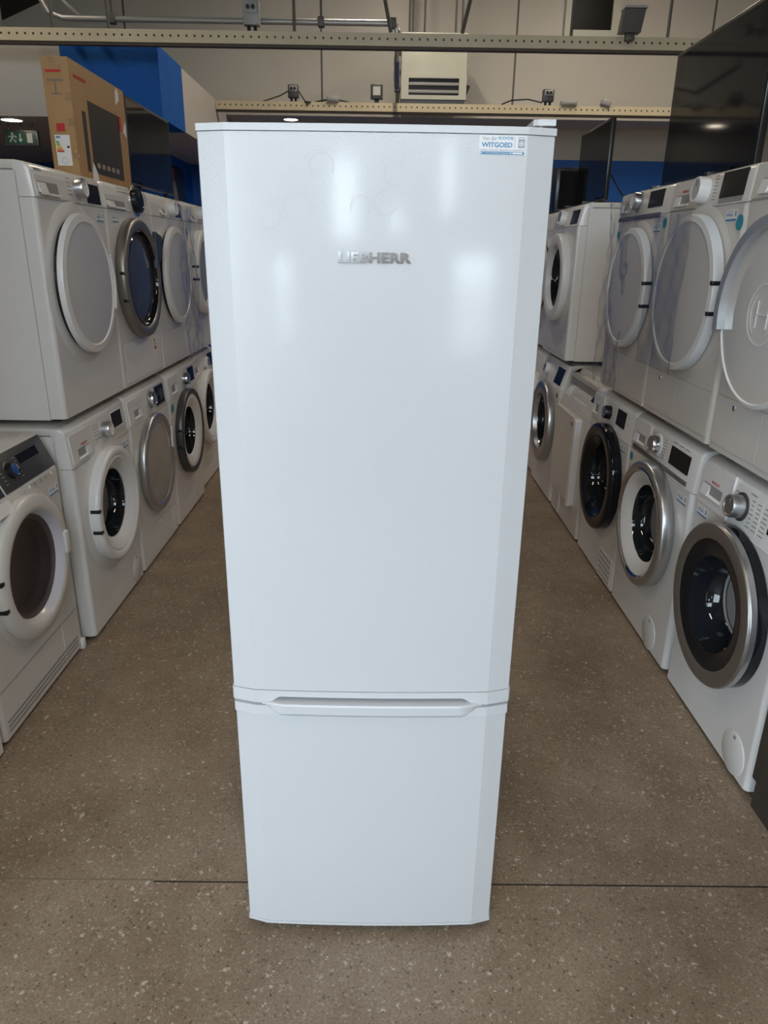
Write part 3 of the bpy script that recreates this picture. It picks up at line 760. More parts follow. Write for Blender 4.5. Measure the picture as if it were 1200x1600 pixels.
# lower door, its top cap and base trim
ld = MB().prism(plan(.2708), 'z', .0330, .5805).build('lower_door', FRIDGE, fr, sharp=8)
MB().prism(plan(.2728, .0009), 'z', .0255, .0323).build('base_trim', FRIDGET, ld, sharp=8)
MB().prism(plan(.2728, .0012), 'z', .5809, .6015).build('top_cap', FRIDGET, ld, sharp=8)
b = MB(); rows = []
for i in range(81):
    x = -.2150 + .4320 * i / 80; a = abs(x - .001)
    e = 0 if a < .172 else min(1, (a - .172) / .0435)
    zb = .5788 + .0268 * (1 - math.cos(PI * e)) / 2 * (.55 + .45 * e)
    zt = .6145 - .006 * e * e
    o = .0155 * (1 - e ** 1.4)
    y = yf(x) - .0012
    ch = .0150 * (1 - .72 * e)
    rows.append([b.bm.verts.new(p) for p in ((x, y + .012, zb), (x, y, zb), (x, y - o, zb + ch), (x, y - o - .0006, zt - .003), (x, y - o + .0016, zt), (x, y + .016, zt))])
for A, B in zip(rows, rows[1:]):
    for k in range(5): b.bm.faces.new((A[k], B[k], B[k + 1], A[k + 1]))
b.build('door_handle', FRIDGET, ld, sharp=35)

# ================================================================== ON TOP OF THE ROWS
ZT = ZU + .843
# carton
ct = thing('television_carton', 'brown cardboard television carton standing on end above the left dryers', 'cardboard box', (-1.3035, 2.395, ZT))
cb = MB().box(-.0535, .0535, -.325, .325, 0, .455, .003).build('carton_body', CARD, ct)
def cpatch(y0, y1, z0, z1, m, name, par, lift=.0008):      # on the aisle side
    return MB().box(.0535, .0535 + lift, y0, y1, z0, z1).build(name, m, par)
def epatch(x0, x1, z0, z1, m, name, par, lift=.0008):      # on the near end
    return MB().box(x0, x1, -.325 - lift, -.325, z0, z1).build(name, m, par)
pic = cpatch(-.16, .22, .05, .33, CARDD, 'printed_picture', ct)
for k in range(5): cpatch(-.12 + .06 * k, -.085 + .06 * k, .075, .095, BEIGE, 'print_mark', pic, .0012)
cpatch(-.235, -.195, .05, .28, CARDD, 'printed_strip', ct)
MX = T(.0542, 0, 0) @ Matrix.Rotation(PI / 2, 4, 'Z')
text_mb('TELEVISION', .01, .0004, .0, fit=(.13, .018), M=MX @ T(-.22, 0, .40)).build('lettering', REDP, ct, recalc=False) if False else None
MB().box(.0535, .0543, -.285, -.155, .392, .404).build('red_print_line', REDP, ct)
cpatch(.21, .25, .27, .33, REDP, 'red_print_patch', ct)
MB().box(-.040, .022, -.3258, -.325, .400, .409).build('red_print_line', REDP, ct)
for k in range(6): epatch(-.036 + .011 * k, -.029 + .011 * k, .368, .376, INKP, 'print_mark', ct)
epatch(-.008, -.004, .325, .368, INKP, 'print_mark', ct); epatch(-.026, .016, .322, .326, INKP, 'print_mark', ct)
epatch(-.022, .012, .188, .218, REDP, 'red_print_patch', ct)
el = epatch(-.034, .026, .062, .176, PAPER, 'energy_label', ct)
for i, c in enumerate(((.03, .35, .07), (.25, .5, .05), (.75, .65, .03), (.7, .35, .02), (.6, .05, .03))):
    MB().box(-.030, -.020 + .0045 * i, -.3266, -.3257, .146 - .0085 * i, .153 - .0085 * i).build('energy_bar', mat('energy_%d' % i, c, .5), el)
MB().box(-.030, -.012, -.3266, -.3257, .164, .171).build('label_header', STKBLUE, el)
MB().box(.012, .022, -.3266, -.3257, .128, .135).build('label_rating', BLACK, el)
MB().lathe([(.012, .0), (.0105, .0)], 0, 0, 24).build('label_pictogram', STKGREY, el, T(-.004, -.3262, .080))
for k, (x, z) in enumerate(((-.008, .44), (.012, .43), (.040, .315), (.042, .222), (.044, .10))):
    MB().grid(lambda u, v: (x - .012 + .024 * u, -.3262 - .0016 * math.sin(9 * u + 7 * v + k), z - .014 + .028 * v), 6, 6).build('clear_tape', FILM, ct, sharp=180)
MB().quad([(.0545, .20, .42), (.0545, .235, .45), (.0545, .24, .40), (.0545, .205, .385)]); 
def tear(pts, name='torn_paper'):
    b = MB(); b.prism([(p[0], p[1]) for p in pts], 'x', .0536, .0550); return b.build(name, PAPER, ct, label='torn pale paper patch')
tear([(.20, .375), (.245, .40), (.25, .43), (.225, .45), (.205, .43)]); tear([(.27, .27), (.315, .25), (.315, .32), (.295, .305)]); tear([(-.19, .0), (-.12, .0), (-.125, .05), (-.165, .09), (-.18, .06)])

def television(label, loc, rz, w, h, t=.045, lift=.04, bez=.014, group=None, chin=.02):
    tv = thing('television', label, 'television', loc, rz, group)
    MB().box(-w / 2, w / 2, 0, t * .5, lift, lift + h, .004).build('tv_frame', BLACK, tv)
    MB().box(-w * .36, w * .36, t * .45, t, lift + .04, lift + h * .72, .01).build('rear_housing', BLACK, tv)
    MB().box(-w / 2 + bez, w / 2 - bez, -.0012, .002, lift + chin, lift + h - bez).build('screen', GLOSSB, tv)
    MB().box(-w / 2 + .002, w / 2 - .002, -.004, .001, lift, lift + .008, .001).build('bezel_strip', GUN, tv)
    for sx in (-1, 1):
        MB().box(sx * w * .32 - .012, sx * w * .32 + .012, -.09, .11, 0, .012, .003).build('stand_foot', BLACK, tv)
        MB().box(sx * w * .32 - .010, sx * w * .32 + .010, .0, .02, .01, lift + .02).build('stand_post', BLACK, tv)
    return tv
television('black television with dark glossy screen standing behind the cardboard carton', (-1.25, 3.11, ZT), PI / 2, .76, .40, lift=.045)
television('big black television with glossy screen on the upper right dryers', (1.20, 1.74, ZT), -PI / 2, .82, .50, .05, lift=.012)
tv = television('small black television on the dryer beyond the gap, right of the fridge', (1.20, 3.30, ZT + .012), -PI / 2, .62, .40, lift=.012)
MB().tube([(.26, .04, .14), (.31, .07, .07), (.345, .09, .03), (.36, .12, .004)], .004, 8).build('power_cable', BLACK, tv)
# black box behind the small television
bx = thing('speaker_box', 'matt black box seen between the fridge and the small television', 'box', (1.26, 3.86, ZT + .0))
MB().box(-.16, .16, -.12, .12, 0, .26, .006).build('box_body', BLACK, bx)
MB().box(-.14, .14, -.124, -.118, .02, .24, .003).build('front_grille', mat('black_cloth', (.012, .012, .013), .9, spec=.1), bx)
r = machine('washing_machine', 'white appliance under the matt black box, almost hidden behind the fridge', 'washing machine', 'R', 3.86, ZU, XR + .02, GRU)
p, M = cabinet(r, W=.598, H=.842, lean=.10, zf=.735); disc_door(r, 0, .455, .24, GLOSSW, PLASTW)
r = machine('washing_machine', 'white appliance at the end of the lower right row, hidden behind the fridge', 'washing machine', 'R', 3.89, 0, XR + .02, GR)
p, M = cabinet(r, hole=(0, .47, .17), W=.598, lean=.09); ring_door(r, 0, .47, .24, .17, PLASTW, DARKGL)

# ================================================================== THE HALL
X0, X1, Y0, Y1 = -4.6, 4.6, -3.6, 7.2
def panel_wall_mat():
    m, nt, out = node_mat('white_wall_panels')
    b = N(nt, 'ShaderNodeBsdfPrincipled'); b.inputs['Roughness'].default_value = .42
    tc = N(nt, 'ShaderNodeTexCoord'); sp = N(nt, 'ShaderNodeSeparateXYZ')
    nt.links.new(tc.outputs['Object'], sp.inputs[0])
    a = N(nt, 'ShaderNodeMath', operation='ADD'); a.inputs[1].default_value = 20.0 * .9845 + .6457
    md = N(nt, 'ShaderNodeMath', operation='MODULO'); md.inputs[1].default_value = .9845 * 2
    lt = N(nt, 'ShaderNodeMath', operation='LESS_THAN'); lt.inputs[1].default_value = .020
    gt = N(nt, 'ShaderNodeMath', operation='GREATER_THAN'); gt.inputs[1].default_value = 2.40      # height: paint below is blue
    nt.links.new(sp.outputs['X'], a.inputs[0]); nt.links.new(a.outputs[0], md.inputs[0]); nt.links.new(md.outputs[0], lt.inputs[0]); nt.links.new(sp.outputs['Z'], gt.inputs[0])
    no = N(nt, 'ShaderNodeTexNoise'); no.inputs['Scale'].default_value = 1.1; no.inputs['Detail'].default_value = 3
    nt.links.new(tc.outputs['Object'], no.inputs['Vector'])
    rp = N(nt, 'ShaderNodeValToRGB'); rp.color_ramp.elements[0].color = (.50, .47, .41, 1); rp.color_ramp.elements[1].color = (.58, .55, .50, 1)
    nt.links.new(no.outputs['Fac'], rp.inputs['Fac'])
    m1 = N(nt, 'ShaderNodeMixRGB'); m1.inputs[2].default_value = (.10, .095, .085, 1)
    nt.links.new(lt.outputs[0], m1.inputs[0]); nt.links.new(rp.outputs[0], m1.inputs[1])
    m2 = N(nt, 'ShaderNodeMixRGB'); m2.inputs[1].default_value = (.008, .10, .40, 1)
    nt.links.new(gt.outputs[0], m2.inputs[0]); nt.links.new(m1.outputs[0], m2.inputs[2]); nt.links.new(m2.outputs[0], b.inputs['Base Color'])
    nt.links.new(b.outputs[0], out.inputs[0]); return m
def floor_mat():
    m, nt, out = node_mat('brown_flecked_linoleum')
    L = nt.links.new
    b = N(nt, 'ShaderNodeBsdfPrincipled'); b.inputs['Specular IOR Level'].default_value = .35
    tc = N(nt, 'ShaderNodeTexCoord')
    def noise(scale, det=4, rough=.6, stretch=None):
        n = N(nt, 'ShaderNodeTexNoise'); n.inputs['Scale'].default_value = scale; n.inputs['Detail'].default_value = det; n.inputs['Roughness'].default_value = rough
        if stretch:
            mp = N(nt, 'ShaderNodeMapping'); mp.inputs['Scale'].default_value = stretch; mp.inputs['Rotation'].default_value = (0, 0, .35)
            L(tc.outputs['Object'], mp.inputs[0]); L(mp.outputs[0], n.inputs['Vector'])
        else: L(tc.outputs['Object'], n.inputs['Vector'])
        return n
    base = N(nt, 'ShaderNodeValToRGB'); base.color_ramp.elements[0].color = (.192, .135, .089, 1); base.color_ramp.elements[1].color = (.320, .245, .178, 1)
    base.color_ramp.elements[0].position = .32; base.color_ramp.elements[1].position = .68
    n0 = noise(3.2, 8, .7); L(n0.outputs['Fac'], base.inputs['Fac'])
    fine = noise(160, 2); ov = N(nt, 'ShaderNodeMixRGB', blend_type='OVERLAY'); ov.inputs[0].default_value = .55
    L(base.outputs[0], ov.inputs[1]); L(fine.outputs['Fac'], ov.inputs[2])
    cur = ov.outputs[0]
    def flecks(scale, thr, size, col, amt, off):
        nonlocal cur
        mp = N(nt, 'ShaderNodeMapping'); mp.inputs['Location'].default_value = (off, off * 2, 0)
        L(tc.outputs['Object'], mp.inputs[0])
        wn = N(nt, 'ShaderNodeTexNoise'); wn.inputs['Scale'].default_value = scale * 1.3; L(mp.outputs[0], wn.inputs['Vector'])
        mxv = N(nt, 'ShaderNodeMixRGB'); mxv.inputs[0].default_value = .02; L(mp.outputs[0], mxv.inputs[1]); L(wn.outputs['Color'], mxv.inputs[2])
        v = N(nt, 'ShaderNodeTexVoronoi'); v.inputs['Scale'].default_value = scale; L(mxv.outputs[0], v.inputs['Vector'])
        sc = N(nt, 'ShaderNodeSeparateColor'); L(v.outputs['Color'], sc.inputs[0])
        g = N(nt, 'ShaderNodeMath', operation='GREATER_THAN'); g.inputs[1].default_value = thr; L(sc.outputs[0], g.inputs[0])
        ml = N(nt, 'ShaderNodeMath', operation='MULTIPLY'); ml.inputs[1].default_value = size; L(sc.outputs[1], ml.inputs[0])
        l = N(nt, 'ShaderNodeMath', operation='LESS_THAN'); L(v.outputs['Distance'], l.inputs[0]); L(ml.outputs[0], l.inputs[1])
        k = N(nt, 'ShaderNodeMath', operation='MULTIPLY'); L(g.outputs[0], k.inputs[0]); L(l.outputs[0], k.inputs[1])
        k2 = N(nt, 'ShaderNodeMath', operation='MULTIPLY'); k2.inputs[1].default_value = amt; L(k.outputs[0], k2.inputs[0])
        mx = N(nt, 'ShaderNodeMixRGB'); mx.inputs[2].default_value = (*col, 1); L(k2.outputs[0], mx.inputs[0]); L(cur, mx.inputs[1])
        cur = mx.outputs[0]
    flecks(150, .70, .55, (.47, .41, .32), .7, 0)
    flecks(100, .88, .52, (.58, .51, .41), .8, 3.1)
    flecks(150, .76, .50, (.06, .045, .032), .8, 7.7)
    # scuffs and dark scratches
    sn = noise(7, 5, .75, (1, 14, 1)); rp = N(nt, 'ShaderNodeValToRGB'); rp.color_ramp.elements[0].position = .66; rp.color_ramp.elements[1].position = .74
    L(sn.outputs['Fac'], rp.inputs['Fac'])
    sm = N(nt, 'ShaderNodeMath', operation='MULTIPLY'); sm.inputs[1].default_value = .45; L(rp.outputs[0], sm.inputs[0])
    mx = N(nt, 'ShaderNodeMixRGB'); mx.inputs[2].default_value = (.09, .066, .045, 1); L(sm.outputs[0], mx.inputs[0]); L(cur, mx.inputs[1])
    L(mx.outputs[0], b.inputs['Base Color'])
    rr = N(nt, 'ShaderNodeMapRange'); rr.inputs['To Min'].default_value = .42; rr.inputs['To Max'].default_value = .62; L(n0.outputs['Fac'], rr.inputs['Value']); L(rr.outputs[0], b.inputs['Roughness'])
    bp = N(nt, 'ShaderNodeBump'); bp.inputs['Strength'].default_value = .12; bp.inputs['Distance'].default_value = .002; L(fine.outputs['Fac'], bp.inputs['Height']); L(bp.outputs[0], b.inputs['Normal'])
    L(b.outputs[0], out.inputs[0]); return m
def beam_mat():
    m, nt, out = node_mat('cream_steel_with_punched_holes')
    L = nt.links.new
    b = N(nt, 'ShaderNodeBsdfPrincipled'); b.inputs['Roughness'].default_value = .45
    tc = N(nt, 'ShaderNodeTexCoord'); sp = N(nt, 'ShaderNodeSeparateXYZ'); L(tc.outputs['Object'], sp.inputs[0])
    a = N(nt, 'ShaderNodeMath', operation='ADD'); a.inputs[1].default_value = 10.; L(sp.outputs['X'], a.inputs[0])
    md = N(nt, 'ShaderNodeMath', operation='MODULO'); md.inputs[1].default_value = .05; L(a.outputs[0], md.inputs[0])
    s = N(nt, 'ShaderNodeMath', operation='SUBTRACT'); s.inputs[1].default_value = .025; L(md.outputs[0], s.inputs[0])
    p1 = N(nt, 'ShaderNodeMath', operation='POWER'); p1.inputs[1].default_value = 2; L(s.outputs[0], p1.inputs[0])
    z = N(nt, 'ShaderNodeMath', operation='SUBTRACT'); z.inputs[1].default_value = .008; L(sp.outputs['Z'], z.inputs[0])
    p2 = N(nt, 'ShaderNodeMath', operation='POWER'); p2.inputs[1].default_value = 2; L(z.outputs[0], p2.inputs[0])
    ad = N(nt, 'ShaderNodeMath', operation='ADD'); L(p1.outputs[0], ad.inputs[0]); L(p2.outputs[0], ad.inputs[1])
    lt = N(nt, 'ShaderNodeMath', operation='LESS_THAN'); lt.inputs[1].default_value = .0072 ** 2; L(ad.outputs[0], lt.inputs[0])
    no = N(nt, 'ShaderNodeTexNoise'); no.inputs['Scale'].default_value = 3; L(tc.outputs['Object'], no.inputs['Vector'])
    rp = N(nt, 'ShaderNodeValToRGB'); rp.color_ramp.elements[0].color = (.50, .43, .29, 1); rp.color_ramp.elements[1].color = (.66, .59, .43, 1); L(no.outputs['Fac'], rp.inputs['Fac'])
    mx = N(nt, 'ShaderNodeMixRGB'); mx.inputs[2].default_value = (.04, .03, .02, 1); L(lt.outputs[0], mx.inputs[0]); L(rp.outputs[0], mx.inputs[1]); L(mx.outputs[0], b.inputs['Base Color'])
    L(b.outputs[0], out.inputs[0]); return m
PWALL, FLOORM, BEAMM = panel_wall_mat(), floor_mat(), beam_mat()
ROOF = mat('dark_roof_underside', (.018, .017, .017), .8)
SIDEW = mat('pale_side_wall', (.50, .47, .42), .6)
def S(mb, name, m): return struct(mb.build(name, m))
S(MB().box(X0, X1, Y0 - .2, Y1 + .2, -.1, 0), 'floor', FLOORM)
S(MB().box(X0, X1, Y1, Y1 + .15, 0, 5.6), 'wall_back', PWALL)
S(MB().box(X0 - .15, X0, Y0 - .2, Y1 + .15, 0, 4.4), 'wall_left', SIDEW)
S(MB().box(X1, X1 + .15, Y0 - .2, Y1 + .15, 0, 4.4), 'wall_right', SIDEW)
S(MB().prism([(X0 - .2, 3.20), (1.2, 5.55), (X1 + .2, 4.1), (X1 + .2, 4.3), (1.2, 5.75), (X0 - .2, 3.40)], 'y', Y0 - .2, Y1 + .2), 'ceiling', ROOF)
# shop front behind the photographer: sill, piers and lintel around large panes
fw = MB()
# (x0, x1, z0, z1): openings shaped for light: left pane, small fridge-door reflections, high fill strip
panes = [(-3.3, -1.35, .20, 2.25), (-.96, -.76, .85, 1.42), (-.44, -.16, 1.50, 2.02), (.06, .23, 1.55, 1.72), (.50, .66, 1.66, 2.10), (.64, 1.06, .80, 1.46),
         (-1.15, -.05, 2.40, 3.45), (.05, 1.15, 2.40, 3.45)]
xs = sorted(set([X0, X1] + [v for p in panes for v in p[:2]])); zz = sorted(set([0, 5.7] + [v for p in panes for v in p[2:]]))
for xa, xb in zip(xs, xs[1:]):
    run = None
    for za, zb in zip(zz, zz[1:]):
        mx, mz = (xa + xb) / 2, (za + zb) / 2
        if any(p[0] < mx < p[1] and p[2] < mz < p[3] for p in panes):
            if run: fw.box(xa, xb, Y0 - .15, Y0, *run)
            run = None
        else: run = (run[0] if run else za, zb)
    if run: fw.box(xa, xb, Y0 - .15, Y0, *run)
S(fw, 'wall_front', GREYW)
for i, (a, b_, za, zb) in enumerate(panes):
    w = MB().box(a, b_, Y0 - .08, Y0 - .074, za, zb); o = S(w, 'window_%d' % (i + 1), PANE)
    f = MB()
    f.box(a, b_, Y0 - .10, Y0 - .05, za, za + .03); f.box(a, b_, Y0 - .10, Y0 - .05, zb - .03, zb); f.box(a, a + .03, Y0 - .10, Y0 - .05, za + .03, zb - .03); f.box(b_ - .03, b_, Y0 - .10, Y0 - .05, za + .03, zb - .03)
    f.build('window_frame', GUN, o)
S(MB().box(-30, 30, -40, Y0 - .2, -.1, -.02), 'ground', mat('pavement_outside', (.30, .29, .28), .8))
# linoleum seam
S(MB().box(-.527, X1, .1165, .1200, 0, .0006), 'trim_1', mat('dark_seam', (.015, .012, .010), .7))
S(MB().box(X0, -.527, .1205, .1250, 0, .0006), 'trim_2', mat('filled_seam', (.20, .155, .10), .6))
# bulkhead at the left, its near corner painted blue
S(MB().box(X0, -1.53, 4.40, Y1, 2.305, 2.74), 'soffit_left', GREYW)
S(MB().box(-2.187, -1.525, 4.39, 5.0, 2.300, 2.745), 'wall_bulkhead', BLUEW)
S(MB().box(-1.53, X1, 6.64, Y1, 2.69, 2.75), 'soffit_back', GREYW)
S(MB().box(X0, -1.0, -.45, -.33, 0, 2.2), 'wall_light_blocker', SIDEW)  # unseen wall stub, added to keep window light off the upper dryer's side
S(MB().box(-2.14, -2.04, 5.9, Y1, 0, 2.304), 'wall_partition', BLUEW)
# beams
def beam(label, x0, x1, y, z, rods):
    o = thing('perforated_beam', label, 'beam', ((x0 + x1) / 2, y, z), 0, 'perforated cream beams under the roof')
    w = (x1 - x0) / 2
    b = MB().box(-w, w, -.02, .02, -.030, .040).build('beam_face', BEAMM, o)
    b2 = MB().box(-w, w, -.012, .03, -.046, -.030).build('beam_lip', mat('brown_lip', (.07, .05, .035), .6), o)
    for x in rods:
        cx = x - (x0 + x1) / 2
        MB().tube([(cx, .0, .04), (cx, .0, 5.2 - z if x > -1 else min(5.2, 3.2 + .405 * (x + 4.8)) - z + .05)], .010, 8).build('hanger_rod', DARKST, o)
    return o
bm1 = beam('cream perforated steel beam carrying grey boxes, nearer and higher in view', X0 + .01, X1 - .01, 4.0, 2.690, [-2.376, -2.056, -1.71, -.556, 1.17, 1.773])
bm2 = beam('cream perforated steel beam farther back, level with the fridge top', -1.525, X1 - .01, 6.2, 2.690, [])
for x0, x1 in ((-.08, .045), (.62, .49)):
    MB().tube([(x0, .0, .60), (x1, .0, .05)], .012, 8).build('diagonal_brace', DARKST, bm1)
# conduit along the near beam
cd = thing('conduit_pipe', 'grey steel conduit running above the near beam and turning down beside the heater', 'pipe', (0, 4.15, 2.825))
MB().tube([(-2.22, .0, .28), (-2.18, .0, .12), (-2.13, .0, .03), (-2.04, .0, .0), (.055, .0, .0), (.078, .0, -.015), (.088, .0, -.04), (.088, .0, -.20), (.098, .6, -.24), (.105, 2.2, .18)], .019, 12).build('pipe_run', GALV, cd)
MB().tube([(-2.13, .02, .28), (-2.03, .02, .09), (-1.93, .02, .005)], .014, 10).build('branch_pipe', GALV, cd)
for x in (-1.73, -.40, .06): MB().box(x - .02, x + .02, -.026, .026, -.028, .028, .004).build('pipe_clip', DARKST, cd)
for x in (-1.73, -.40): MB().tube([(x, 0, .02), (x, 0, 1.0)], .008, 8).build('clip_rod', DARKST, cd)
def socket(label, x, y, z, w, h, group='boxes and lamps on the cream beams', m=DKGREY, cables=True):
    o = thing('socket_box', label, 'socket box', (x, y, z), 0, group)
    MB().box(-w / 2, w / 2, -.06, 0, .035, .035 + h, .006).build('box_body', m, o)
    MB().box(-w * .38, w * .38, -.066, -.058, .035 + h * .45, .035 + h * .92, .003).build('socket_lid', GREYP, o)
    for sx in (-.16, .16): MB().lathe([(w * .12, 0), (w * .12, .018), (0, .018)], sx * w, .035 + h * .68, 20).build('socket_outlet', BLACK, o, T(0, -.060, 0))
    for sx in (-.2, .2): MB().tube([(sx * w, -.03, .04), (sx * w, -.03, .0)], w * .11, 10).build('cable_gland', BLACK, o)
    return o
socket('grey double socket box with two cable glands on the near cream beam', -.818, 4.03, 2.725, .10, .135, m=GREYP)
s = socket('dark socket box with loose cables at the left of the far cream beam', -.818, 6.23, 2.725, .095, .105)
MB().tube([(-.05, -.03, .09), (-.12, -.03, .055), (-.20, -.03, .03), (-.29, -.03, .003)], .006, 8).build('loose_cable', DARKST, s)
MB().tube([(.05, -.03, .09), (.09, -.05, .03), (.13, -.06, -.02), (.16, -.06, .0), (.10, -.05, .006)], .005, 8).build('loose_cable', BLACK, s)
s = socket('dark socket box with two glands at the right of the far cream beam', 1.497, 6.23, 2.725, .10, .10)
MB().tube([(-.05, -.03, .03), (-.18, -.03, .055), (-.33, -.03, .045), (-.42, -.03, .01)], .006, 8).build('loose_cable', BLACK, s)
def jbox(label, x, w, h, dz=0, rot=0., m=GREYP):
    o = thing('junction_box', label, 'junction box', (x, 6.21, 2.730), 0, 'boxes and lamps on the cream beams')
    MB().box(-w / 2, w / 2, -.05, .03, dz, dz + h, .006, M=Matrix.Rotation(rot, 4, 'Y')).build('box_body', m, o)
    MB().box(-w / 2 + .01, w / 2 - .01, -.054, -.048, dz + .01, dz + h - .01, .002, M=Matrix.Rotation(rot, 4, 'Y')).build('box_lid', m, o)
    return o
j = jbox('small flat grey junction box on the far beam between two black cables', -.46, .11, .05)
for sx in (-1, 1): MB().tube([(sx * .05, -.01, .02), (sx * .11, -.01, .012), (sx * .17, -.01, .0)], .007, 8).build('loose_cable', BLACK, j)
jbox('low grey junction box on the far beam right of the right socket box', 1.69, .145, .042)
jbox('tilted little grey box on the far cream beam, rightmost of its boxes', 2.02, .085, .055, 0, .35)
fl = thing('floodlight', 'small square floodlight with pale face standing on the far beam', 'lamp', (-.062, 6.23, 2.735), 0, 'boxes and lamps on the cream beams')
MB().box(-.055, .055, -.05, .0, .025, .145, .005).build('lamp_housing', DKGREY, fl)
MB().box(-.033, .033, -.054, -.048, .055, .125).build('lamp_glass', mat('pale_lamp_glass', (.55, .55, .52), .3), fl)
MB().box(-.02, .02, -.04, -.01, -.005, .03, .003).build('lamp_foot', BLACK, fl)
fl = thing('floodlight', 'dark floodlight tipped downwards on the near beam by the high window', 'lamp', (1.513, 4.0, 2.735), 0, 'boxes and lamps on the cream beams')
MB().prism([(-.066, .0), (.060, .0), (.078, .125), (-.050, .125)], 'y', -.10, -.03).build('lamp_housing', DKGREY, fl)
MB().prism([(-.054, .125), (.084, .125), (.080, .138), (-.050, .138)], 'y', -.11, -.02).build('lamp_hood', GREYP, fl)
MB().box(-.02, .035, -.07, -.03, -.035, .004, .004).build('lamp_foot', DARKST, fl)
# heater on the far beam
ht = thing('heater_unit', 'cream white air heater with dark louvred outlet standing on the far beam', 'heater', (.467, 6.55, 2.735))
MB().box(-.305, .305, -.10, .30, .07, .62, .008).build('heater_casing', ACW, ht)
of = MB()
of.box(-.305, .305, -.14, -.10, .07, .105); of.box(-.305, .305, -.14, -.10, .245, .275); of.box(-.305, -.235, -.14, -.10, .105, .245); of.box(.235, .305, -.14, -.10, .105, .245)
of.build('outlet_frame', ACW, ht)
MB().box(-.235, .235, -.112, -.101, .105, .245).build('outlet_recess', BLACK, ht)
for k in range(2): MB().box(-.235, .235, -.130, -.118, .125 + .062 * k, .150 + .062 * k, .003).build('louvre_blade', GREYP, ht, T(0, 0, 0))
MB().box(-.30, .29, -.13, .28, .035, .07).build('heater_base', GUN, ht)
MB().prism([(.305, .21), (.345, .195), (.335, .17), (.315, .12), (.305, .08)], 'y', -.08, -.04).build('side_bracket', BLACK, ht)
b = MB().tube([(-.345, -.05, .50), (-.355, -.05, .42), (-.335, -.05, .36), (-.335, -.05, .05)], .018, 10).build('feed_pipe', DARKST, ht)
for z in (.46, .30, .16): MB().box(-.365, -.31, -.075, -.03, z - .02, z + .025, .006).build('pipe_valve', GUN, ht)
for x in (-.23, -.20, -.09, .20, .26): MB().tube([(x, .05, .60), (x, .05, 2.2)], .010, 8).build('support_cable', DARKST, ht)
# high window
w = S(MB().box(1.885, 2.265, 7.180, 7.199, 3.570, 4.25), 'window_9', mat('dark_dull_glass', (.012, .012, .012), .3, spec=.06))
f = MB(); f.box(1.80, 1.885, 7.15, 7.199, 3.49, 4.33); f.box(2.265, 2.35, 7.15, 7.199, 3.49, 4.33); f.box(1.885, 2.265, 7.15, 7.199, 3.49, 3.57); f.box(1.885, 2.265, 7.15, 7.199, 4.25, 4.33)
f.build('window_frame', ACW, w)
# exit sign under the bulkhead
ex = thing('exit_sign', 'dark green escape sign with pale running figure hanging from the bulkhead', 'sign', (-2.668, 4.70, 2.21))
MB().box(-.125, .125, 0, .03, -.055, .052, .006).build('sign_housing', GUN, ex)
MB().box(-.108, .108, -.003, .001, -.043, .040).build('sign_face', GREENS, ex)
pg = MB()
pg.lathe([(.009, .0055), (0, .0055)], -.060, .024, 16)
for pts in ([(-.066, .012), (-.050, .014), (-.058, -.010), (-.074, -.010)], [(-.074, -.010), (-.064, -.010), (-.078, -.032), (-.090, -.030)], [(-.064, -.008), (-.056, -.012), (-.036, -.024), (-.042, -.034)], [(-.066, .012), (-.070, .006), (-.092, .000), (-.090, .008)], [(-.052, .012), (-.036, -.004), (-.028, .002), (-.046, .014)]):
    pg.prism(pts, 'y', -.0052, -.002)
pg.build('running_figure', SIGNW, ex)
ar = MB(); ar.prism([(-.008, .026), (.000, .026), (.000, -.012), (-.008, -.012)], 'y', -.0052, -.002); ar.prism([(-.020, -.010), (.012, -.010), (-.004, -.032)], 'y', -.0052, -.002)
ar.build('sign_arrow', SIGNW, ex)
dr = MB(); dr.prism([(.045, .030), (.085, .030), (.085, -.035), (.045, -.035)], 'y', -.0052, -.002); dr.build('sign_door', SIGNW, ex)
for x in (-.09, .0, .09): MB().tube([(x, .015, .05), (x, .015, .095)], .004, 8).build('sign_hanger', DARKST, ex)
# recessed spots
def spot(label, x, y, z):
    o = thing('recessed_spotlight', label, 'ceiling light', (x, y, z), 0, 'small recessed spotlights')
    R = T(0, 0, 0) @ Matrix.Rotation(PI / 2, 4, 'X')
    MB().lathe([(.085, 0), (.085, .006), (.07, .010)], 0, 0, 24).build('trim_ring', GALV, o, R)
    MB().lathe([(.07, .008), (0, .006)], 0, 0, 24).build('lit_bulb', SPOT, o, R)
    return o
spot('lit recessed spotlight under the bulkhead above the escape sign', -2.637, 4.522, 2.305)
spot('lit recessed spotlight just above the fridge top under the far beam', -.92, 6.82, 2.69)
# poster on the blue partition
po = thing('wall_poster', 'dark poster with reddish and beige shapes on the blue partition', 'poster', (-2.039, 6.62, 2.06))
MB().box(0, .004, -.22, .22, -.17, .16).build('poster_sheet', BLACK, po)
MB().prism(rounded_rect(-.20, -.13, .03, .13, .03), 'x', .0035, .005).build('printed_shape', SKIN, po)
MB().prism([(-.20, .02), (-.11, .02), (-.03, -.16), (-.20, -.16)], 'x', .0035, .005).build('printed_shape', BEIGE, po)

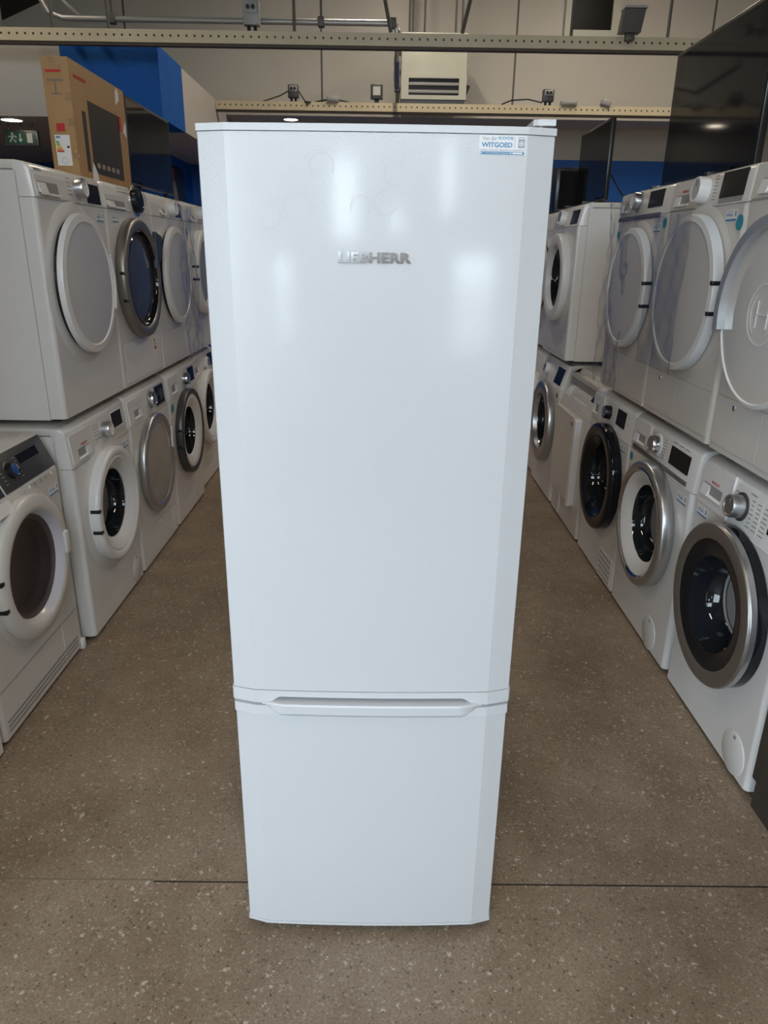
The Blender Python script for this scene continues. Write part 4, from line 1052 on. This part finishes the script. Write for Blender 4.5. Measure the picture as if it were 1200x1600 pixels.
# ================================================================== LIGHT
# fluorescent battens hung under the roof (out of frame)
LP = [(0, -1.3), (-1.9, 1.6), (1.9, 1.6), (.1, 5.0), (2.3, 5.0), (-2.6, 3.1), (-2.6, -2.2), (2.6, -2.2)]  # the lamp over the camera aisle and the one before the soffit are added fill
for i, (x, y) in enumerate(LP):
    zl = 4.3 if y == 5.0 else 3.75
    o = thing('batten_lamp', 'long fluorescent batten hung under the roof', 'ceiling light', (x, y, zl), 0, 'fluorescent battens under the roof')
    MB().box(-.07, .07, -.62, .62, .03, .09, .006).build('lamp_housing', PLASTW, o)
    MB().tube([(0, -.6, .012), (0, .6, .012)], .018, 12).build('lamp_tube', TUBE, o)
    for s_ in (-.5, .5): MB().tube([(0, s_, .09), (0, s_, .60)], .005, 6).build('hanger_wire', DARKST, o)
    L = bpy.data.lights.new('batten_glow', 'AREA'); L.shape = 'RECTANGLE'; L.size = .10; L.size_y = 1.2; L.energy = (19, 5, 5, 34, 34, 8, 5, 5)[i]; L.color = (1, .87, .70)
    lo = bpy.data.objects.new('batten_glow', L); COL.objects.link(lo); lo.location = (x, y, zl - .012)
# daylight
wd = bpy.data.worlds.new('overcast_day'); scene.world = wd; wd.use_nodes = True
nt = wd.node_tree
bg = nt.nodes['Background']; bg.inputs[0].default_value = (.81, .905, 1.0, 1); bg.inputs[1].default_value = 14.5
for a, b_, za, zb in panes:
    if (b_ - a) * (zb - za) < .1: continue
    L = bpy.data.lights.new('window_portal', 'AREA'); L.shape = 'RECTANGLE'; L.size = b_ - a; L.size_y = zb - za; L.cycles.is_portal = True
    lo = bpy.data.objects.new('window_portal', L); COL.objects.link(lo); lo.location = ((a + b_) / 2, Y0 - .16, (za + zb) / 2); lo.rotation_euler = (PI / 2, 0, 0)

# ================================================================== CAMERA
cam = bpy.data.cameras.new('camera'); cam.sensor_fit = 'VERTICAL'; cam.sensor_height = 36; cam.lens = 1119.3109 / 1600 * 36; cam.clip_start = .05
co = bpy.data.objects.new('camera', cam); COL.objects.link(co); scene.camera = co
Rm = Matrix(((.99990916, -.01213176, -.00587337), (-.00140524, .33954705, -.94058802), (.01340527, .94051083, .33949916)))
co.matrix_world = Matrix.Translation((.01220886, -1.21413211, 1.44207279)) @ Rm.to_4x4()
vs = scene.view_settings
vs.view_transform = 'Standard'; vs.look = 'None'; vs.gamma = 1; vs.use_curve_mapping = False; vs.exposure = 0.12
scene.cycles.use_denoising = True
scene.cycles.max_bounces = 8; scene.cycles.diffuse_bounces = 5; scene.cycles.transparent_max_bounces = 12
scene.cycles.sample_clamp_indirect = 6; scene.cycles.caustics_reflective = False; scene.cycles.caustics_refractive = False
